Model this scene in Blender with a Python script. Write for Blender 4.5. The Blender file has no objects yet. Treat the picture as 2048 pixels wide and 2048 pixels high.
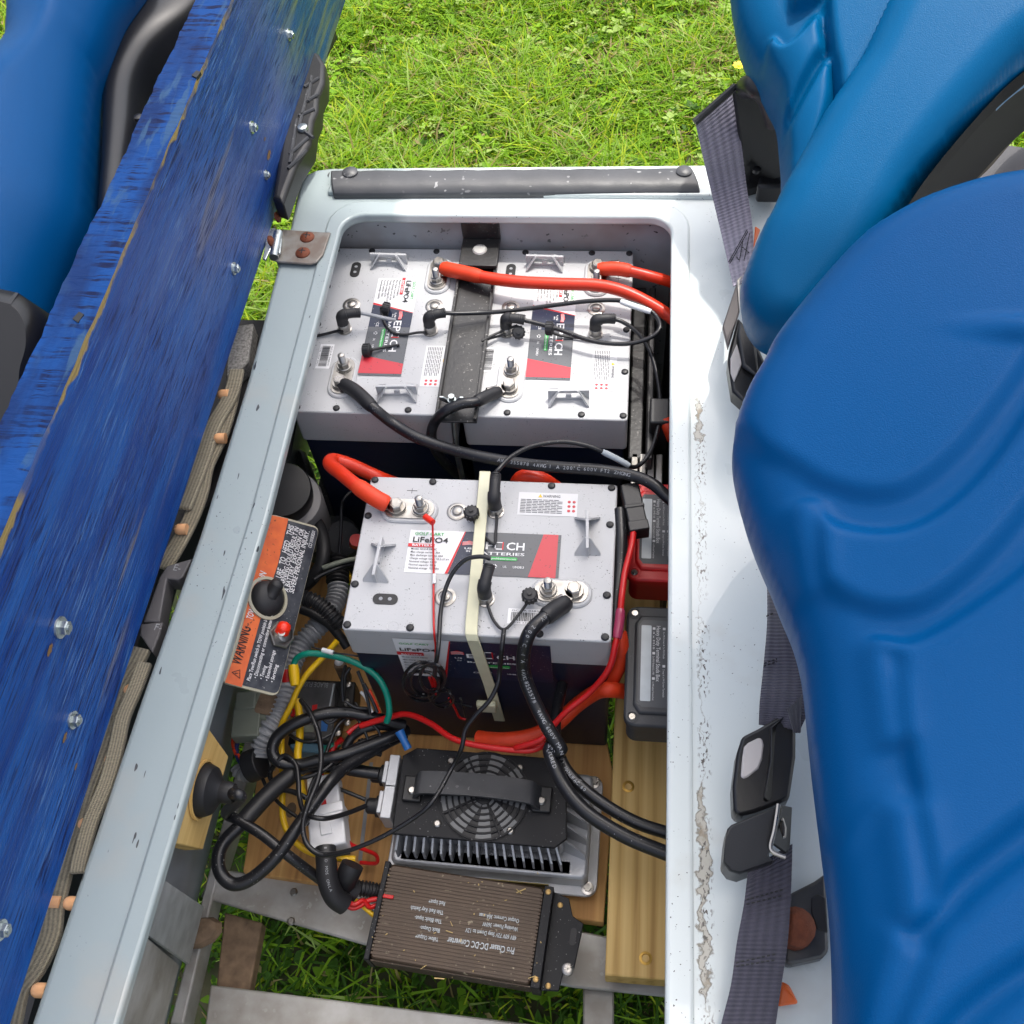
import bpy, math, random
import numpy as np
from mathutils import Vector, Matrix
random.seed(7); rng = np.random.default_rng(7)
sc = bpy.context.scene; C = sc.collection
# ---------------------------------------------------------------- camera
F = 2109.29
R = Matrix(((0.9939008481602233, 0.08719868964200131, -0.06750920345484211),
            (-0.03615829801743386, 0.8360180452515519, 0.5475092743490806),
            (0.10418100359888924, -0.5417289142536996, 0.8340720004595743)))
CP = Vector((0.26614468, -0.44324399, 1.50135313))
cd = bpy.data.cameras.new('camera'); cam = bpy.data.objects.new('camera', cd); C.objects.link(cam)
cd.sensor_width = 36; cd.lens = F/2048*36; cd.clip_start = .02; cd.clip_end = 200
cam.matrix_world = Matrix.Translation(CP) @ R.transposed().to_4x4()
sc.camera = cam
# ---------------------------------------------------------------- light
SUN_EL, SUN_AZ = math.radians(70), math.radians(32)          # azimuth from +Y towards +X
w = bpy.data.worlds.new('World'); sc.world = w; w.use_nodes = True
nt = w.node_tree; bg = nt.nodes['Background']
sk = nt.nodes.new('ShaderNodeTexSky'); sk.sky_type = 'NISHITA'; sk.sun_disc = False
sk.sun_elevation = SUN_EL; sk.sun_rotation = SUN_AZ; sk.air_density = .8; sk.dust_density = 6; sk.ozone_density = 1.0
hs_ = nt.nodes.new('ShaderNodeHueSaturation'); hs_.inputs['Saturation'].default_value = .55; nt.links.new(sk.outputs[0], hs_.inputs['Color']); nt.links.new(hs_.outputs[0], bg.inputs[0]); bg.inputs[1].default_value = .15
sl = bpy.data.lights.new('sun', 'SUN'); sl.energy = 1.25; sl.angle = math.radians(1.2); sl.color = (1, .965, .9)
so = bpy.data.objects.new('sun', sl); C.objects.link(so)
sd = Vector((math.sin(SUN_AZ)*math.cos(SUN_EL), math.cos(SUN_AZ)*math.cos(SUN_EL), math.sin(SUN_EL)))
so.rotation_euler = sd.to_track_quat('Z', 'Y').to_euler()
sc.view_settings.view_transform = 'Standard'; sc.view_settings.look = 'None'
sc.view_settings.exposure = 1.3; sc.view_settings.gamma = 1
sc.cycles.max_bounces = 6
# ---------------------------------------------------------------- pixel -> place helpers
def ray(u, v): return R.transposed() @ Vector(((u-1024)/F, -(v-1024)/F, -1))
def P(u, v, z): d = ray(u, v); return CP + d*((z-CP.z)/d.z)
def PX(u, v, x): d = ray(u, v); return CP + d*((x-CP.x)/d.x)
def PY(u, v, y): d = ray(u, v); return CP + d*((y-CP.y)/d.y)
def PN(u, v, p0, n): d = ray(u, v); return CP + d*((p0-CP).dot(n)/d.dot(n))
def zm(x0, y0, s): return lambda x, y: (x0+x*s, y0+y*s)
z2 = zm(600, 400, .4141); z3 = zm(600, 900, .4141); z4 = zm(400, 1400, .5176)
zA = zm(380, 900, .20704); zB = zm(380, 1280, .20704); zC = zm(1150, 900, .3209)
zL = zm(0, 700, .36232); zBL = zm(0, 1348, .36232); zTL = zm(0, 0, .36232); zTR = zm(1348, 0, .36232)
zMR = zm(1348, 700, .36232); zBR = zm(1248, 1348, .41408); zK = zm(1340, 150, .36232); zH = zm(500, 300, .20704)
def pz(f, pts): return [P(*f(a, b), z) for a, b, z in pts]
# ---------------------------------------------------------------- materials
def lin(c): return tuple((x/255/12.92 if x/255 <= .04045 else ((x/255+.055)/1.055)**2.4) for x in c)+(1,)
def mat(name, col, rough=.5, metal=0, bump=0, bscale=300, var=0, vscale=8, col2=None, spk=0, spkc=(.03,.03,.03,1), spks=220, stretch=(1,1,1), rvar=0, trans=0, coat=0, spec=.5):
    m = bpy.data.materials.new(name); m.use_nodes = True; t = m.node_tree; N = t.nodes; L = t.links
    b = N['Principled BSDF']; b.inputs['Roughness'].default_value = rough; b.inputs['Metallic'].default_value = metal
    b.inputs['Specular IOR Level'].default_value = spec
    if trans: b.inputs['Transmission Weight'].default_value = trans
    if coat: b.inputs['Coat Weight'].default_value = coat; b.inputs['Coat Roughness'].default_value = .15
    tc = N.new('ShaderNodeTexCoord'); mp = N.new('ShaderNodeMapping'); mp.inputs['Scale'].default_value = stretch
    L.new(tc.outputs['Object'], mp.inputs[0]); vec = mp.outputs[0]
    def noise(s, d=4):
        n = N.new('ShaderNodeTexNoise'); n.inputs['Scale'].default_value = s; n.inputs['Detail'].default_value = d; L.new(vec, n.inputs['Vector']); return n
    def ramp(src, a, b_):
        r = N.new('ShaderNodeMapRange'); r.inputs[1].default_value = a; r.inputs[2].default_value = b_; L.new(src, r.inputs[0]); return r.outputs[0]
    def mix(f, a, c):
        x = N.new('ShaderNodeMix'); x.data_type = 'RGBA'; L.new(f, x.inputs['Factor'])
        for i, s in ((6, a), (7, c)):
            if hasattr(s, 'links'): L.new(s, x.inputs[i])
            else: x.inputs[i].default_value = s
        return x.outputs[2]
    cur = col if len(col) == 4 else tuple(col)+(1,)
    if var or col2:
        c2 = col2 or tuple(x*(1-var) for x in cur[:3])+(1,)
        if len(c2) == 3: c2 = tuple(c2)+(1,)
        cur = mix(ramp(noise(vscale).outputs[0], .35, .65), cur, c2)
    if spk:
        n = noise(spks, 1); n2 = noise(spks/14, 2)
        k = N.new('ShaderNodeMath'); k.operation = 'MULTIPLY'
        L.new(ramp(n.outputs[0], .74-spk, .76-spk), k.inputs[0]); L.new(ramp(n2.outputs[0], .4, .6), k.inputs[1])
        cur = mix(k.outputs[0], cur, spkc)
    if hasattr(cur, 'links'): L.new(cur, b.inputs['Base Color'])
    else: b.inputs['Base Color'].default_value = cur
    if rvar: 
        L.new(ramp(noise(vscale*2).outputs[0], .3, .7), (r := N.new('ShaderNodeMapRange')).inputs[0]); r.inputs[3].default_value = rough-rvar; r.inputs[4].default_value = rough+rvar; L.new(r.outputs[0], b.inputs['Roughness'])
    if bump:
        bp = N.new('ShaderNodeBump'); bp.inputs['Distance'].default_value = .001; bp.inputs['Strength'].default_value = bump
        L.new(noise(bscale, 3).outputs[0], bp.inputs['Height']); L.new(bp.outputs[0], b.inputs['Normal'])
    m['h'] = 1
    return m
M = {}
M['lid'] = mat('lid_plastic', (.47,.475,.485), .42, bump=.08, bscale=900, var=.06, vscale=20, spk=.03, spks=620)
M['navy'] = mat('navy_plastic', (.006,.011,.035), .42, bump=.1, var=.3, vscale=10)
M['rubber'] = mat('black_rubber', (.012,.012,.014), .5, bump=.1, bscale=600, rvar=.1)
M['cable'] = mat('black_cable', (.010,.010,.012), .33, bump=.06, bscale=400, spk=.03, spkc=(.2,.2,.2,1), spks=500)
M['plug'] = mat('plug_black', (.018,.018,.02), .55, bump=.15, bscale=900)
M['steel'] = mat('steel', (.44,.42,.39), .34, 1, var=.25, vscale=60, rvar=.1)
M['zinc'] = mat('zinc', (.55,.60,.60), .35, 1, var=.3, vscale=60, rvar=.1)
M['blackmetal'] = mat('black_painted_steel', (.016,.016,.017), .38, bump=.3, bscale=220, var=.5, vscale=30, col2=(.026,.025,.024), spk=.05, spkc=(.2,.19,.18,1), spks=350)
M['red'] = mat('red_cable', lin((216,52,20)), .35, var=.15, vscale=30)
M['orange'] = mat('orange_sheath', lin((222,62,22)), .55, var=.2, vscale=40)
M['redw'] = mat('red_wire', lin((190,22,22)), .4)
M['redbox'] = mat('red_plastic', lin((212,34,34)), .38, bump=.1, bscale=500, var=.1, vscale=30)
M['greybox'] = mat('charcoal_plastic', (.045,.047,.052), .5, bump=.15, bscale=700, var=.2, vscale=40, spk=.02, spkc=(.2,.2,.2,1))
M['stickergrey'] = mat('grey_print', (.06,.065,.075), .4)
M['silver'] = mat('silver_print', (.50,.55,.58), .3, var=.12, vscale=60)
M['white'] = mat('white_print', (.75,.75,.76), .4)
M['offwhite'] = mat('off_white_label', (.62,.62,.63), .4)
M['black'] = mat('black_print', (.01,.01,.012), .5)
M['labnavy'] = mat('navy_print', (.008,.016,.045), .3, spk=.03, spkc=(.3,.3,.3,1), spks=500)
M['labgrey'] = mat('grey_label', (.085,.09,.10), .3, spk=.05, spks=400)
M['labred'] = mat('red_label', lin((190,45,58)), .3, spk=.03, spks=400)
M['labred2'] = mat('red_bar', lin((200,25,35)), .4)
M['green'] = mat('green_print', lin((40,160,70)), .5)
M['teal'] = mat('green_wire', lin((0,125,105)), .4)
M['yellow'] = mat('yellow_wire', lin((225,180,20)), .42)
M['bluew'] = mat('blue_connector', lin((35,100,170)), .4)
M['cream'] = mat('cream_nylon', lin((215,212,180)), .4, var=.12, vscale=40, trans=.1)
M['nylon'] = mat('white_nylon', lin((212,212,214)), .45, var=.08, vscale=60, bump=.1)
M['grn_grey'] = mat('grey_connector', lin((120,125,112)), .5, var=.1, vscale=60)
M['hose'] = mat('grey_conduit', lin((158,160,164)), .5, var=.2, vscale=60)
M['alu'] = mat('weathered_aluminium', (.46,.455,.44), .5, .3, bump=.25, bscale=120, var=.4, vscale=25, col2=(.30,.28,.25), spk=.06, spkc=(.42,.41,.38,1), spks=160)
M['galv'] = mat('galvanised_sheet', (.46,.48,.49), .42, .3, bump=.1, bscale=100, var=.25, vscale=45, spk=.05, spkc=(.5,.5,.5,1), spks=200)
M['rustw'] = mat('rusty_brown', lin((130,108,86)), .8, bump=.8, bscale=200, var=.4, vscale=90)
M['rail_in'] = mat('blue_grey_panel', lin((128,137,147)), .4, var=.15, vscale=12)
M['rearwall'] = mat('rear_wall_paint', lin((168,174,180)), .5, var=.3, vscale=9, col2=lin((134,128,124)), spk=.04, spks=150)
M['cast'] = mat('cast_aluminium', (.44,.45,.47), .38, .45, bump=.15, bscale=500)
M['finblk'] = mat('black_cover', (.008,.0085,.011), .5, spec=.3, bump=.1, bscale=700, spk=.03, spkc=(.25,.25,.25,1), spks=400)
M['bronze'] = mat('bronze_anodised', lin((74,60,48)), .42, .35, bump=.1, bscale=500, var=.2, vscale=30, spk=.05, spkc=(.3,.26,.18,1), spks=220)
M['bronze2'] = mat('bronze_groove', lin((58,49,42)), .5, .3)
M['copper'] = mat('rusty_screw', lin((122,66,42)), .6, .4, bump=.6, bscale=800, var=.3, vscale=200)
M['plateg'] = mat('worn_black_plate', (.055,.06,.07), .42, var=.5, vscale=70, col2=(.018,.02,.03), spk=.05, spkc=(.2,.2,.2,1), spks=300)
M['plateo'] = mat('worn_orange_print', lin((226,110,52)), .45, var=.2, vscale=60, col2=lin((205,92,50)), spk=.08, spkc=lin((110,60,40)), spks=260)
M['trim'] = mat('cream_trim', lin((170,165,145)), .5)
M['smoke'] = mat('smoked_plastic', (.13,.13,.135), .2, var=.3, vscale=50)
M['peach'] = mat('peach_plastic', lin((250,190,140)), .3, var=.15, vscale=80)
M['bumper'] = mat('grey_rubber', (.075,.077,.082), .42, bump=.2, bscale=200, var=.25, vscale=20, spk=.04, spkc=(.3,.3,.3,1), spks=120)
M['blackpl'] = mat('black_gloss_plastic', (.010,.010,.011), .3, bump=.05, bscale=200)
M['blackmat'] = mat('black_plastic', (.014,.014,.015), .42, bump=.15, bscale=600)
M['shell'] = mat('matt_black_shell', (.010,.010,.011), .75, bump=.05, bscale=300, spec=.12)
M['fmat'] = mat('charcoal_mat', (.055,.055,.06), .7, bump=.3, bscale=500)
M['specklemat'] = mat('speckled_mat', (.40,.39,.37), .6, bump=.4, bscale=300, col2=(.16,.155,.15), vscale=320)
M['soil'] = mat('lawn_soil', (.075,.068,.035), .9, bump=1, bscale=60, col2=(.04,.06,.015), vscale=14)
M['or'] = mat('amber_plastic', lin((215,100,40)), .35)
M['redled'] = mat('red_cap', lin((225,45,20)), .3)
M['canopy'] = mat('shade_panel_white', (.36,.36,.36), .6)
M['buck'] = mat('buckle_black', (.011,.011,.012), .33, bump=.1, bscale=900)
M['buckg'] = mat('buckle_insert', lin((190,184,180)), .5)
# wood
def wood(name, c1, c2, c3, knot=True, axis=0, wave=.7, ws=.3):
    m = bpy.data.materials.new(name); m.use_nodes = True; t = m.node_tree; N = t.nodes; L = t.links; b = N['Principled BSDF']
    tc = N.new('ShaderNodeTexCoord'); mp = N.new('ShaderNodeMapping'); s = [130, 130, 130]; s[axis] = 3.0; mp.inputs['Scale'].default_value = s
    L.new(tc.outputs['Object'], mp.inputs[0])
    n = N.new('ShaderNodeTexNoise'); n.inputs['Scale'].default_value = 1.0; n.inputs['Detail'].default_value = 5; n.inputs['Distortion'].default_value = .6; L.new(mp.outputs[0], n.inputs['Vector'])
    wv = N.new('ShaderNodeTexWave'); wv.bands_direction = 'Y' if axis == 0 else 'X'; wv.inputs['Scale'].default_value = ws; wv.inputs['Distortion'].default_value = 3.0; wv.inputs['Detail'].default_value = 2; wv.inputs['Detail Scale'].default_value = .6; L.new(mp.outputs[0], wv.inputs['Vector'])
    a = N.new('ShaderNodeMath'); a.operation = 'ADD'; L.new(n.outputs[0], a.inputs[0])
    a2 = N.new('ShaderNodeMath'); a2.operation = 'MULTIPLY'; a2.inputs[1].default_value = .7; L.new(wv.outputs[0], a2.inputs[0]); a2.inputs[1].default_value = wave; L.new(a2.outputs[0], a.inputs[1])
    r = N.new('ShaderNodeValToRGB'); e = r.color_ramp.elements; e[0].position = .35; e[0].color = c1; e[1].position = 1.05 if False else 1; e[1].color = c3; x = e.new(.7); x.color = c2
    L.new(a.outputs[0], r.inputs[0]); L.new(r.outputs[0], b.inputs['Base Color']); b.inputs['Roughness'].default_value = .65
    bp = N.new('ShaderNodeBump'); bp.inputs['Distance'].default_value = .0004; bp.inputs['Strength'].default_value = .3; L.new(a.outputs[0], bp.inputs['Height']); L.new(bp.outputs[0], b.inputs['Normal'])
    return m
M['woodY'] = wood('pine_lumber_long', lin((226,192,124)), lin((212,174,104)), lin((176,136,74)), axis=1, wave=.32, ws=.14)
M['woodX'] = wood('pine_lumber_brown', lin((176,128,70)), lin((152,104,54)), lin((112,72,36)), axis=0)
M['woodYb'] = wood('pine_lumber_tan', lin((214,168,104)), lin((194,144,84)), lin((150,106,60)), axis=1, wave=.25, ws=.06)
# painted plank: brush streaks of blue, worn timber showing; local x = thickness, y = length, z = up
def plank_mat(name, face):
    m = bpy.data.materials.new(name); m.use_nodes = True; t = m.node_tree; N = t.nodes; L = t.links; b = N['Principled BSDF']
    tc = N.new('ShaderNodeTexCoord')
    def nz(scale, s, d=6, dist=0):
        mp = N.new('ShaderNodeMapping'); mp.inputs['Scale'].default_value = scale; L.new(tc.outputs['Object'], mp.inputs[0])
        n = N.new('ShaderNodeTexNoise'); n.inputs['Scale'].default_value = s; n.inputs['Detail'].default_value = d; n.inputs['Distortion'].default_value = dist; L.new(mp.outputs[0], n.inputs['Vector']); return n.outputs[0]
    def rm(src, a, c, lo=0, hi=1):
        r = N.new('ShaderNodeMapRange'); r.inputs[1].default_value = a; r.inputs[2].default_value = c; r.inputs[3].default_value = lo; r.inputs[4].default_value = hi; L.new(src, r.inputs[0]); return r.outputs[0]
    def mul(a, c):
        k = N.new('ShaderNodeMath'); k.operation = 'MULTIPLY'; L.new(a, k.inputs[0]); L.new(c, k.inputs[1]); return k.outputs[0]
    def mix(f, a, c):
        x = N.new('ShaderNodeMix'); x.data_type = 'RGBA'; L.new(f, x.inputs['Factor'])
        for i, s in ((6, a), (7, c)):
            if hasattr(s, 'links'): L.new(s, x.inputs[i])
            else: x.inputs[i].default_value = s
        return x.outputs[2]
    sep = N.new('ShaderNodeSeparateXYZ'); L.new(tc.outputs['Object'], sep.inputs[0])
    if face:
        sheen_ = True
        base = mix(rm(nz((30, 2.5, 30), 1.5), .38, .62), lin((24,82,154)), lin((12,56,126)))
        base = mix(mul(rm(nz((220, 9, 220), 2.4, 5, .4), .57, .63), rm(nz((5,2.5,5), 2), .45, .62, .0, .8)), base, lin((84,122,172)))      # pale dry-brush streaks
        base = mix(mul(mul(rm(sep.outputs[1], .45, .75), rm(sep.outputs[1], 1.12, 1.0)), rm(nz((7,2.2,12), 1.4), .38, .62, .1, .75)), base, lin((80,94,138)))  # sky sheen on the upper middle of the face, painted in as greyer blue
        base = mix(mul(rm(nz((25, 2.2, 25), 2, 5, .6), .56, .64), rm(nz((8,2,8), 1.5), 0.54, .68, 0, .6)), base, lin((128,116,82)))     # timber through paint
        far = rm(sep.outputs[1], .98, 1.14)
        g = mix(rm(nz((40, 4, 40), 1.6, 6, .5), .42, .6), lin((24,78,110)), lin((96,112,72)))
        base = mix(mul(far, rm(nz((14,3,14), 1.2), .3, .55, .45, .95)), base, g)
        grain = mul(rm(nz((260, 11, 260), 2.2, 4, .3), .55, .60), rm(nz((10,3,10), 2), .38, .55))
        base = mix(grain, base, lin((6,30,84)))
        edge = N.new('ShaderNodeMath'); edge.operation = 'ADD'; L.new(sep.outputs[2], edge.inputs[0]); L.new(rm(nz((4,8,4), 3), .2, .8, -.006, .009), edge.inputs[1])
        base = mix(mul(rm(edge.outputs[0], .2275, .2295), rm(nz((4,5,4), 3), .44, .54, .15, 1)), base, lin((150,130,80)))
        h = nz((240, 11, 240), 2.0, 5, .3); bs = 1.0; rough = .36
    else:
        base = mix(rm(nz((30, 6, 30), 1.4), .4, .62), lin((4,66,132)), lin((2,44,98)))
        lines = rm(nz((6, 110, 6), 1.8, 4, .8), .54, .58)
        base = mix(mul(lines, rm(nz((40,8,40), 1.3), .38, .55)), base, lin((2,22,66)))
        base = mix(mul(rm(nz((60, 10, 60), 1.6, 6, .4), .52, .60), rm(nz((5,5,5), 2), .45, .55, 0, .7)), base, lin((56,88,120)))
        h = nz((25, 70, 25), 1.6, 5, .8); bs = 1.0; rough = .7
    L.new(base, b.inputs['Base Color']); b.inputs['Roughness'].default_value = rough; b.inputs['Specular IOR Level'].default_value = .22
    bp = N.new('ShaderNodeBump'); bp.inputs['Distance'].default_value = .0022 if not face else .0012; bp.inputs['Strength'].default_value = bs; L.new(h, bp.inputs['Height']); L.new(bp.outputs[0], b.inputs['Normal'])
    return m
M['plankface'] = plank_mat('blue_painted_timber', True); M['planktop'] = plank_mat('blue_painted_rough_edge', False)
# cowl paint with a worn, peeled band along the right deck, scuffs and specks
def cowl_mat():
    m = bpy.data.materials.new('pale_cowl_paint'); m.use_nodes = True; t = m.node_tree; N = t.nodes; L = t.links; b = N['Principled BSDF']
    tc = N.new('ShaderNodeTexCoord'); sep = N.new('ShaderNodeSeparateXYZ'); off_ = N.new('ShaderNodeVectorMath'); off_.operation = 'ADD'; off_.inputs[1].default_value = (.1,0,0); L.new(tc.outputs['Object'], off_.inputs[0]); L.new(off_.outputs[0], sep.inputs[0])
    def nz(s, d=4, sc_=(1,1,1)):
        mp = N.new('ShaderNodeMapping'); mp.inputs['Scale'].default_value = sc_; L.new(tc.outputs['Object'], mp.inputs[0])
        n = N.new('ShaderNodeTexNoise'); n.inputs['Scale'].default_value = s; n.inputs['Detail'].default_value = d; L.new(mp.outputs[0], n.inputs['Vector']); return n.outputs[0]
    def rm(src, a, c, lo=0, hi=1):
        r = N.new('ShaderNodeMapRange'); r.inputs[1].default_value = a; r.inputs[2].default_value = c; r.inputs[3].default_value = lo; r.inputs[4].default_value = hi; L.new(src, r.inputs[0]); return r.outputs[0]
    def op(o, a, c):
        k = N.new('ShaderNodeMath'); k.operation = o
        for i, s in enumerate((a, c)):
            if hasattr(s, 'links'): L.new(s, k.inputs[i])
            else: k.inputs[i].default_value = s
        return k.outputs[0]
    def mix(f, a, c):
        x = N.new('ShaderNodeMix'); x.data_type = 'RGBA'; L.new(f, x.inputs['Factor'])
        for i, s in ((6, a), (7, c)):
            if hasattr(s, 'links'): L.new(s, x.inputs[i])
            else: x.inputs[i].default_value = s
        return x.outputs[2]
    left = rm(sep.outputs[0], -.02, .0, 1, 0)
    col = mix(left, (.62,.67,.66,1), (.30,.355,.36,1))                  # shade on the left rail, put into a duller blue-grey colour
    # peel band
    wob = rm(nz(22, 6, (1,1,1)), .2, .8, -.006, .006)
    jag = rm(nz(110, 5), .3, .7, -.003, .003)
    cx = op('ABSOLUTE', op('SUBTRACT', op('ADD', sep.outputs[0], op('ADD', wob, jag)), .3385), 0)
    ya = [P(1385, v, .655).y for v in (720, 870, 1590, 1970)]
    def win(a, c, e=.012): return op('MULTIPLY', rm(sep.outputs[1], c-e, c), rm(sep.outputs[1], a+e, a))
    wn = op('MAXIMUM', win(ya[0], ya[1]), win(ya[2], ya[3]))
    width = op('SUBTRACT', op('MULTIPLY', wn, rm(nz(30, 5, (.3,1,.3)), .3, .7, .0008, .0052)), .0005)
    peel = rm(op('SUBTRACT', width, cx), 0, .0008)
    peel = op('MULTIPLY', peel, rm(sep.outputs[1], .26, .24))
    rimk = op('MULTIPLY', rm(op('SUBTRACT', width, cx), -.0012, .0001), rm(sep.outputs[1], .26, .24))
    band = rm(op('ABSOLUTE', op('SUBTRACT', sep.outputs[0], .3405), 0), .002, .0065, 1, 0)
    pit = op('MULTIPLY', op('MULTIPLY', rm(nz(420, 3, (1,.5,1)), .57, .6), rm(nz(16, 2, (.01,1,.01)), .44, .52)), op('MULTIPLY', band, rm(sep.outputs[1], .33, .25)))
    col = mix(rimk, col, (.20,.18,.14,1)); col = mix(peel, col, (.47,.45,.39,1))
    col = mix(op('MULTIPLY', peel, rm(nz(60, 4), .5, .62)), col, (.27,.22,.15,1))
    col = mix(pit, col, (.10,.09,.08,1))
    col = mix(op('MULTIPLY', rm(nz(420, 1), .735, .75), rm(nz(10,2), .5,.6)), col, (.04,.04,.04,1))
    # long chips on the left rail
    ch = op('MULTIPLY', rm(nz(60, 2, (2.6,.55,1)), .725, .735), left)
    col = mix(ch, col, (.03,.035,.04,1))
    col = mix(op('MULTIPLY', rm(nz(11, 5), .58, .72), .35), col, (.40,.36,.30,1))
    L.new(col, b.inputs['Base Color']); b.inputs['Coat Weight'].default_value = .25
    L.new(rm(nz(20,4), .3, .7, .27, .42), b.inputs['Roughness'])
    bp = N.new('ShaderNodeBump'); bp.inputs['Distance'].default_value = .0006; bp.inputs['Strength'].default_value = .6; L.new(op('SUBTRACT', nz(35, 4), peel), bp.inputs['Height']); L.new(bp.outputs[0], b.inputs['Normal'])
    return m
M['cowl'] = cowl_mat()
def vinyl():
    m = mat('blue_vinyl', (.0000,.070,.225), .36, bump=.22, bscale=1000, var=.06, vscale=4, spec=.10)
    return m
M['vinyl'] = vinyl()
M['vinyl2'] = mat('blue_vinyl_far', (.0000,.090,.225), .38, bump=.22, bscale=1000, var=.06, vscale=5, spec=.10)
def web_mat(name, c1, c2):
    m = bpy.data.materials.new(name); m.use_nodes = True; t = m.node_tree; N = t.nodes; L = t.links; b = N['Principled BSDF']
    uv = N.new('ShaderNodeUVMap'); sp = N.new('ShaderNodeSeparateXYZ'); L.new(uv.outputs[0], sp.inputs[0])
    k = N.new('ShaderNodeMath'); k.operation = 'MULTIPLY'; k.inputs[1].default_value = 31.4; L.new(sp.outputs[0], k.inputs[0])
    s = N.new('ShaderNodeMath'); s.operation = 'SINE'; L.new(k.outputs[0], s.inputs[0])
    n = N.new('ShaderNodeTexNoise'); n.inputs['Scale'].default_value = 700; tc = N.new('ShaderNodeTexCoord'); L.new(tc.outputs['Object'], n.inputs['Vector'])
    a = N.new('ShaderNodeMath'); a.operation = 'MULTIPLY_ADD'; a.inputs[1].default_value = .28; a.inputs[2].default_value = .0; L.new(s.outputs[0], a.inputs[0])
    a2 = N.new('ShaderNodeMath'); a2.operation = 'ADD'; L.new(a.outputs[0], a2.inputs[0]); L.new(n.outputs[0], a2.inputs[1])
    x = N.new('ShaderNodeMix'); x.data_type = 'RGBA'; x.inputs[6].default_value = c1; x.inputs[7].default_value = c2; L.new(a2.outputs[0], x.inputs['Factor'])
    L.new(x.outputs[2], b.inputs['Base Color']); b.inputs['Roughness'].default_value = .6; b.inputs['Sheen Weight'].default_value = .3
    k2 = N.new('ShaderNodeMath'); k2.operation = 'MULTIPLY'; k2.inputs[1].default_value = 900; L.new(sp.outputs[1], k2.inputs[0])
    s2 = N.new('ShaderNodeMath'); s2.operation = 'SINE'; L.new(k2.outputs[0], s2.inputs[0])
    bp = N.new('ShaderNodeBump'); bp.inputs['Distance'].default_value = .0006; bp.inputs['Strength'].default_value = .6; L.new(s2.outputs[0], bp.inputs['Height']); L.new(bp.outputs[0], b.inputs['Normal'])
    return m
M['web1'] = web_mat('sunlit_grey_webbing', (.17,.155,.20,1), (.36,.33,.41,1)); M['web2'] = web_mat('dark_webbing', (.030,.028,.045,1), (.065,.06,.085,1))  # sunlight on the upper strap is put into its brighter webbing colour
M['braid'] = web_mat('braided_sleeve', lin((92,86,74)), lin((176,166,140)))
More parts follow.
